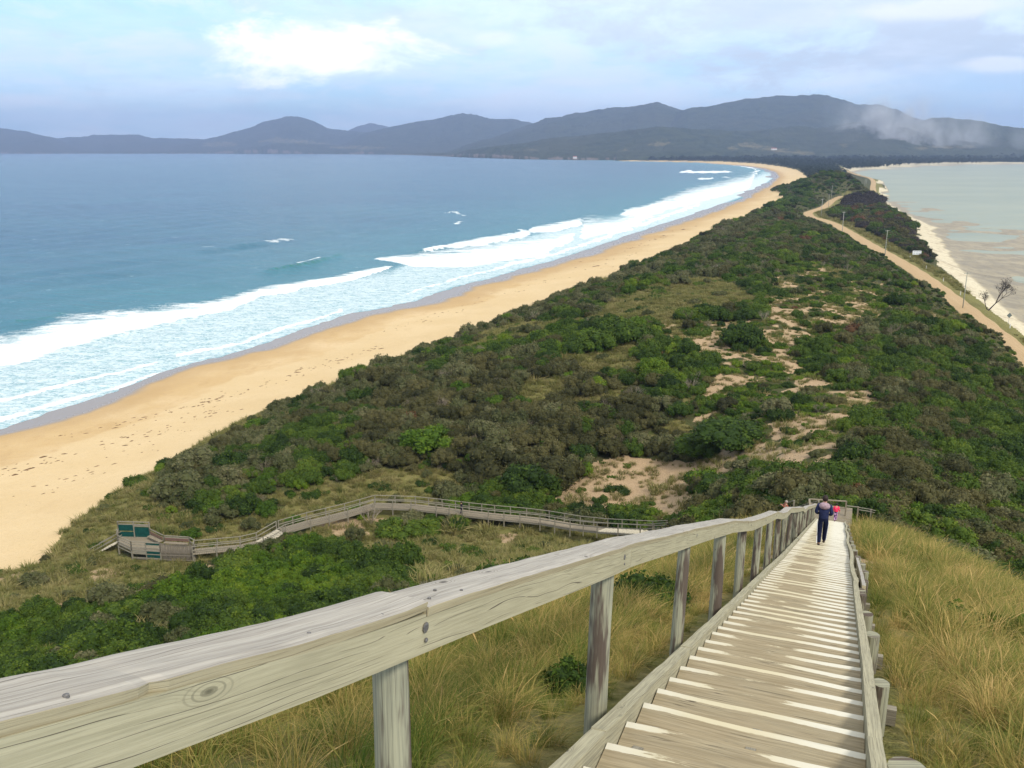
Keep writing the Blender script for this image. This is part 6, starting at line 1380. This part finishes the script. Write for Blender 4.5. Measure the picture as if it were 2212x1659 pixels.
# ---- grass
def make_grass():
    P = []; Rz = []; S_ = []; I = []
    def put_(x, y, z, base, i0, nI, var=.25):
        n = len(x); sc = base * .88 * np.exp(PR.normal(0, var * 1.2, n) + (.35 * fbm(np.asarray(x) / 1.3, np.asarray(y) / 1.3, 2, 131) if i0 < 10 else 0))
        P.extend(zip(x, y, z - .02)); Rz.extend(PR.normal(.3, 1.1, n)); S_.extend(zip(sc, sc, sc * PR.uniform(.75, 1.25, n))); I.extend(i0 + PR.integers(0, nI, n))
    for (r0, r1, st, base, i0, nI) in ((1.2, 13, .22, .72, 0, 6), (13, 30, .34, .95, 0, 6), (30, 66, .52, 1.15, 6, 4)):
        x, y = jitter_grid(-26, 44, .6, 66, st); r = np.hypot(x, y); ok = (r > r0) & (r < r1) & (np.abs(np.arctan2(x, y)) < R(46)); x, y = x[ok], y[ok]
        s = x * ST + y * CT; c = x * CT - y * ST
        ok = (s < 60) & (c > -9.5) & (c < 7.5) & ~((c > -1.62) & (c < cright(s) + .38)); ok &= ~((c > -3.4) & (c < cright(s) + 1.6) & (PR.uniform(0, 1, len(x)) < .0))
        x, y, s, c = x[ok], y[ok], s[ok], c[ok]; z = land(x, y)
        sn = sstep(.16, .4, fbm(x / 5., y / 5., 4, 51, .6) + .3 * 0); th = fbm(x / 1.1, y / 1.1, 2, 111); keep = PR.uniform(0, 1, len(x)) > np.clip(sn * .8 + (th < -.25) * .6, 0, .95)
        sparse = (s < 8) & (c > 1.2) & (c < 3.4) & (fbm(x / 1.5, y / 1.5, 2, 115) > -.05); keep &= ~(sparse & (PR.uniform(0, 1, len(x)) < .75))
        x, y, z = x[keep], y[keep], z[keep]
        cc = c[keep]; sk = s[keep]; edge = np.where((np.abs(cc + .35) < 1.75), .6, 1.0) * np.where(cc < -1, np.clip(.56 + .035 * sk, .56, 1), np.clip(.8 + .02 * sk, .8, 1))
        n0 = len(P); put_(x, y, z, base, i0, nI); S_[n0:] = [tuple(min(v, 1.25 * base) for v in q_) for q_ in S_[n0:]]
        for k in range(n0, len(P)): e = edge[k - n0]; S_[k] = tuple(v * e for v in S_[k])
    x, y = jitter_grid(-110, 130, 45, 300, .75); ok = np.abs(x) < y * .72 + 5; x, y = x[ok], y[ok]; z = land(x, y); m = masks(x, y, z); sand, grass = veg_zone(x, y, z, m); xd, yd, rd, side, beach, bay, near = m
    wd = polydist(x, y, [(p.x, p.y, p.z) for p in UP + MAIN + LOWW])[0]
    u = PR.uniform(0, 1, len(x)); ok = ~beach & ~bay & ~near & (rd > 4.6) & (wd > 1.0) & (z > 1.5) & (((grass > .5) & (sand < .5) & (u < .85)) | ((sand >= .5) & (u < .30)) | ((grass <= .5) & (u < .10)))
    ok &= ~inpoly(x, y, PLATP2)
    x, y, z = x[ok], y[ok], z[ok]; put_(x, y, z, 1.0, 10, 4, .3)
    x, y = jitter_grid(-20, 330, 300, 700, 2.0); z = land(x, y); m = masks(x, y, z); sand, grass = veg_zone(x, y, z, m); u = PR.uniform(0, 1, len(x)); ok = ~m[4] & ~m[5] & (m[2] > 5) & (z > 1.8) & (grass > .5) & (np.abs(x) < y * .7)
    x, y, z = x[ok], y[ok], z[ok]; put_(x, y, z, 1.8, 10, 4, .3)
    scatter('coast_grass', P, Rz, S_, I, TUFT_N + TUFT_M + TUFT_F); print('TUFTS', len(P))
make_grass()
# ---- forest on the flat land far down the neck
def tree_shape(seed):
    g = np.random.default_rng(seed); C = []; N = []; T = []
    for k in range(g.integers(5, 9)):
        a = g.uniform(0, 6.28); rr = .30 * math.sqrt(g.uniform(0, 1)); c0 = np.array([rr * math.cos(a), rr * math.sin(a), g.uniform(.42, .86)]); r = g.uniform(.12, .22); m = 38
        d = g.normal(size=(m, 3)); d /= np.linalg.norm(d, axis=1)[:, None]; C.append(c0 + d * r * g.uniform(.6, 1.1, (m, 1)) * np.array([1, 1, .75])); N.append(d); T.append(np.clip(g.normal(.5, .2, m), 0, 1))
    C = np.concatenate(C); N = np.concatenate(N); T = np.concatenate(T); N = N + g.normal(size=N.shape) * .6; N /= np.linalg.norm(N, axis=1)[:, None]
    V, F = quads(C, N, g.uniform(.06, .12, len(C)), .9, g)
    b = MB(); b.tube([(0, 0, -.05), (.01, 0, .35), (.03, .01, .75)], [.02, .015, .008], 4, caps=False)
    V2 = np.concatenate([V, np.array(b.v)]); F2 = np.concatenate([F, np.array(b.f) + len(V)])
    return setm(npmesh('tree_shape', V2, F2, False, dict(tint=np.concatenate([T, np.full(len(b.f), .1)]))), M_FOREST)
def make_forest():
    P = []; S_ = []
    for (y0, y1, st) in ((1150, 1700, 10), (1700, 2600, 15), (2600, 4700, 20)):
        x, y = jitter_grid(-300, 3600, y0, y1, st); xd, yd = todisp(x, y, np.full(x.shape, 4.)); ok = (xd > 1250) & (xd < 2350); x, y = x[ok], y[ok]
        z = land(x, y, False); m = masks(x, y, z); xd, yd = m[0], m[1]
        vx = interp(yd, sorted([(b, a) for a, b in VEG[17:]])); by = interp(xd, [(1700, 500)] + [(a, b - .9) for a, b in BFAR] + [(3000, 351.5)])
        ok = ~m[4] & (z > 1.2) & (m[2] > 8) & ((yd < by) | (xd < 1828)) & ((xd > vx + 3) | (yd < 349)) & (yd > 339)
        x, y, z = x[ok], y[ok], np.maximum(z[ok], 2); h = np.exp(PR.normal(0, .25, len(x))) * np.where(y < 1700, 6.0, np.where(y < 2600, 8.0, 12.5)); P.extend(zip(x, y, z)); S_.extend(zip(h * 1.15, h * 1.15, h))
    n = len(P); scatter('far_forest', P, PR.uniform(0, 6.28, n), S_, PR.integers(0, 6, n), [tree_shape(i) for i in range(6)]); print('FOREST', n)
make_forest()
# ---- the leaning bare tree on the bay beach
def bare_tree():
    p = put(2134, 668, 3.0); e = empty('bare_tree', p); tag(e, 'bare dark tree with two leaning limbs at the edge of the bay beach', 'tree'); g = random.Random(4)
    tw = MB(); lim = MB(); tips = []
    def go(mb, q_, d, L, r, k):
        pts = [q_]; dd = d.copy()
        for i in range(3): dd = (dd + Vector((g.uniform(-1, 1), g.uniform(-1, 1), g.uniform(-.3, .5))) * .16).normalized(); pts.append(pts[-1] + dd * L / 3)
        mb.tube(pts, [r, r * .85, r * .72, r * .6], 6 if r > .08 else 3, caps=False)
        if k == 0: tips.append(pts[-1]); return
        for _ in range(3 if k > 1 else 2): go(tw if k < 4 else lim, pts[-1], (dd + Vector((g.uniform(-1, 1), g.uniform(-1, 1), g.uniform(-.35, .7))) * .62).normalized(), L * g.uniform(.6, .85), r * .58, k - 1)
    go(lim, Vector((0, 0, -.3)), Vector((.65, 0, .75)).normalized(), 3.1, .24, 5); go(lim, Vector((0, 0, -.1)), Vector((-.55, .1, .85)).normalized(), 1.9, .17, 4)
    lim.build('trunk', plain('dark bark', (.055, .042, .036), .9, .1, .3, 3), e); tw.build('twigs', plain('dark twigs', (.06, .05, .045), .9, .1, .3, 3), e)
    C = []; 
    for t in tips:
        for _ in range(5): C.append(np.array(t) + PR.normal(0, .28, 3))
    C = np.array(C); N = PR.normal(size=C.shape); N /= np.linalg.norm(N, axis=1)[:, None]; V, F = quads(C, N, PR.uniform(.12, .26, len(C)))
    link('leaves', npmesh('leaves', V, F, False, dict(tint=PR.uniform(0, .7, len(F)))), M_PURPLE, e)
bare_tree()
# ---- dark seaweed and driftwood on the beach
def seaweed():
    V = []; F = []; g = random.Random(9)
    lines = [([(0, 1020), (110, 985), (250, 945), (420, 905), (470, 880)], 90, 14), ([(120, 930), (300, 900), (430, 865), (520, 845)], 55, 8), ([(470, 860), (600, 815), (760, 770)], 45, 10), ([(640, 800), (760, 765), (830, 745)], 35, 6), ([(840, 700), (1000, 660), (1200, 600), (1400, 540)], 60, 9), ([(1100, 620), (1350, 540), (1500, 490)], 40, 7), ([(60, 1080), (200, 1010), (420, 925)], 35, 18), ([(750, 745), (900, 690), (1050, 650)], 25, 8)]
    for pl, n, sp_ in lines:
        for _ in range(n):
            t = g.random() * (len(pl) - 1); i = int(t); a, b_ = pl[i], pl[i + 1]; t -= i; xd = a[0] + (b_[0] - a[0]) * t + g.gauss(0, sp_ * 1.5); yd = a[1] + (b_[1] - a[1]) * t + g.gauss(0, sp_ * .45); p = atz(xd, yd, 1.8)
            r = g.uniform(.07, .28) * (1 + (g.random() > .93) * .9) * max(1, p[1] / 260.); k = len(V); m = 8; z = gz_at(p[0], p[1]); V.append((p[0], p[1], z + r * .3 + .03)); ang = g.uniform(0, 6.28); el = g.uniform(1.2, 3.2)
            for j in range(m):
                q_ = 6.283 * j / m; rr = r * g.uniform(.6, 1.2); dx = rr * math.cos(q_) * el; dy = rr * math.sin(q_); V.append((p[0] + dx * math.cos(ang * .15) - dy * math.sin(ang * .15), p[1] + dx * math.sin(ang * .15) + dy * math.cos(ang * .15), z - .03))
            for j in range(m): F.append((k, k + 1 + j, k + 1 + (j + 1) % m))
    tag(link('seaweed', npmesh('seaweed', np.array(V), np.array(F), False), plain('dark seaweed', (.14, .085, .045), .9, .1, .4, 2)), kind='stuff')
seaweed()
# ---- smoke of a burn behind the far tree line
def smoke():
    c = atd(1905, 330, 4600.); w, h, dp = 900., 400., 500.
    me = bpy.data.meshes.new('smoke'); x0, x1 = c[0] - 330, c[0] + 1150; y0, y1 = c[1] - dp / 2, c[1] + dp / 2; z0, z1 = 6., h
    me.from_pydata([(x0, y0, z0), (x1, y0, z0), (x1, y1, z0), (x0, y1, z0), (x0, y0, z1), (x1, y0, z1), (x1, y1, z1), (x0, y1, z1)], [], [(0, 3, 2, 1), (4, 5, 6, 7), (0, 1, 5, 4), (1, 2, 6, 5), (2, 3, 7, 6), (3, 0, 4, 7)]); me.update()
    m = mat_new('bush smoke'); n = NT(m); P = n.geo(); sp = n.node('ShaderNodeSeparateXYZ'); n.put(sp.inputs[0], P)
    def lin(s_, a, b_): return n.ramp(s_, a, b_)
    z = sp.outputs[2]; x = sp.outputs[0]
    nz = n.noise(P, .0062, 5, .62, sc=(1, .5, .55), rot=(0, R(-22), 0)); n2 = n.noise(P, .02, 4, .6, sc=(1, .5, .5), rot=(0, R(-22), 0))
    d = n.math('ADD', n.math('MULTIPLY', nz, 1.0), n.math('MULTIPLY', n2, .35)); d = n.ramp(d, .60, .95)
    fx = n.math('MULTIPLY', lin(x, x0, x0 + 300), lin(x, x1, x0 + 450)); fz = n.math('MULTIPLY', lin(z, z1, z1 * .1), 1.0); core = n.math('ADD', n.math('MULTIPLY', lin(x, x0 + 600, x0 + 400), n.math('MULTIPLY', lin(x, x0 + 150, x0 + 340), lin(z, 330, 30))), .09)
    fy = n.math('MULTIPLY', lin(sp.outputs[1], y0, y0 + 80), lin(sp.outputs[1], y1, y1 - 80))
    dens = n.math('MULTIPLY', n.math('MULTIPLY', n.math('MULTIPLY', d, fy), n.math('MULTIPLY', fx, fz)), n.math('MULTIPLY', core, .085))
    v = n.node('ShaderNodeVolumePrincipled'); v.inputs['Color'].default_value = (.96, .98, 1, 1); n.put(v.inputs['Density'], dens)
    o = n.node('ShaderNodeOutputMaterial'); n.l.new(v.outputs[0], o.inputs['Volume']); tag(link('smoke', me, m), kind='stuff')
smoke()
build_haze()
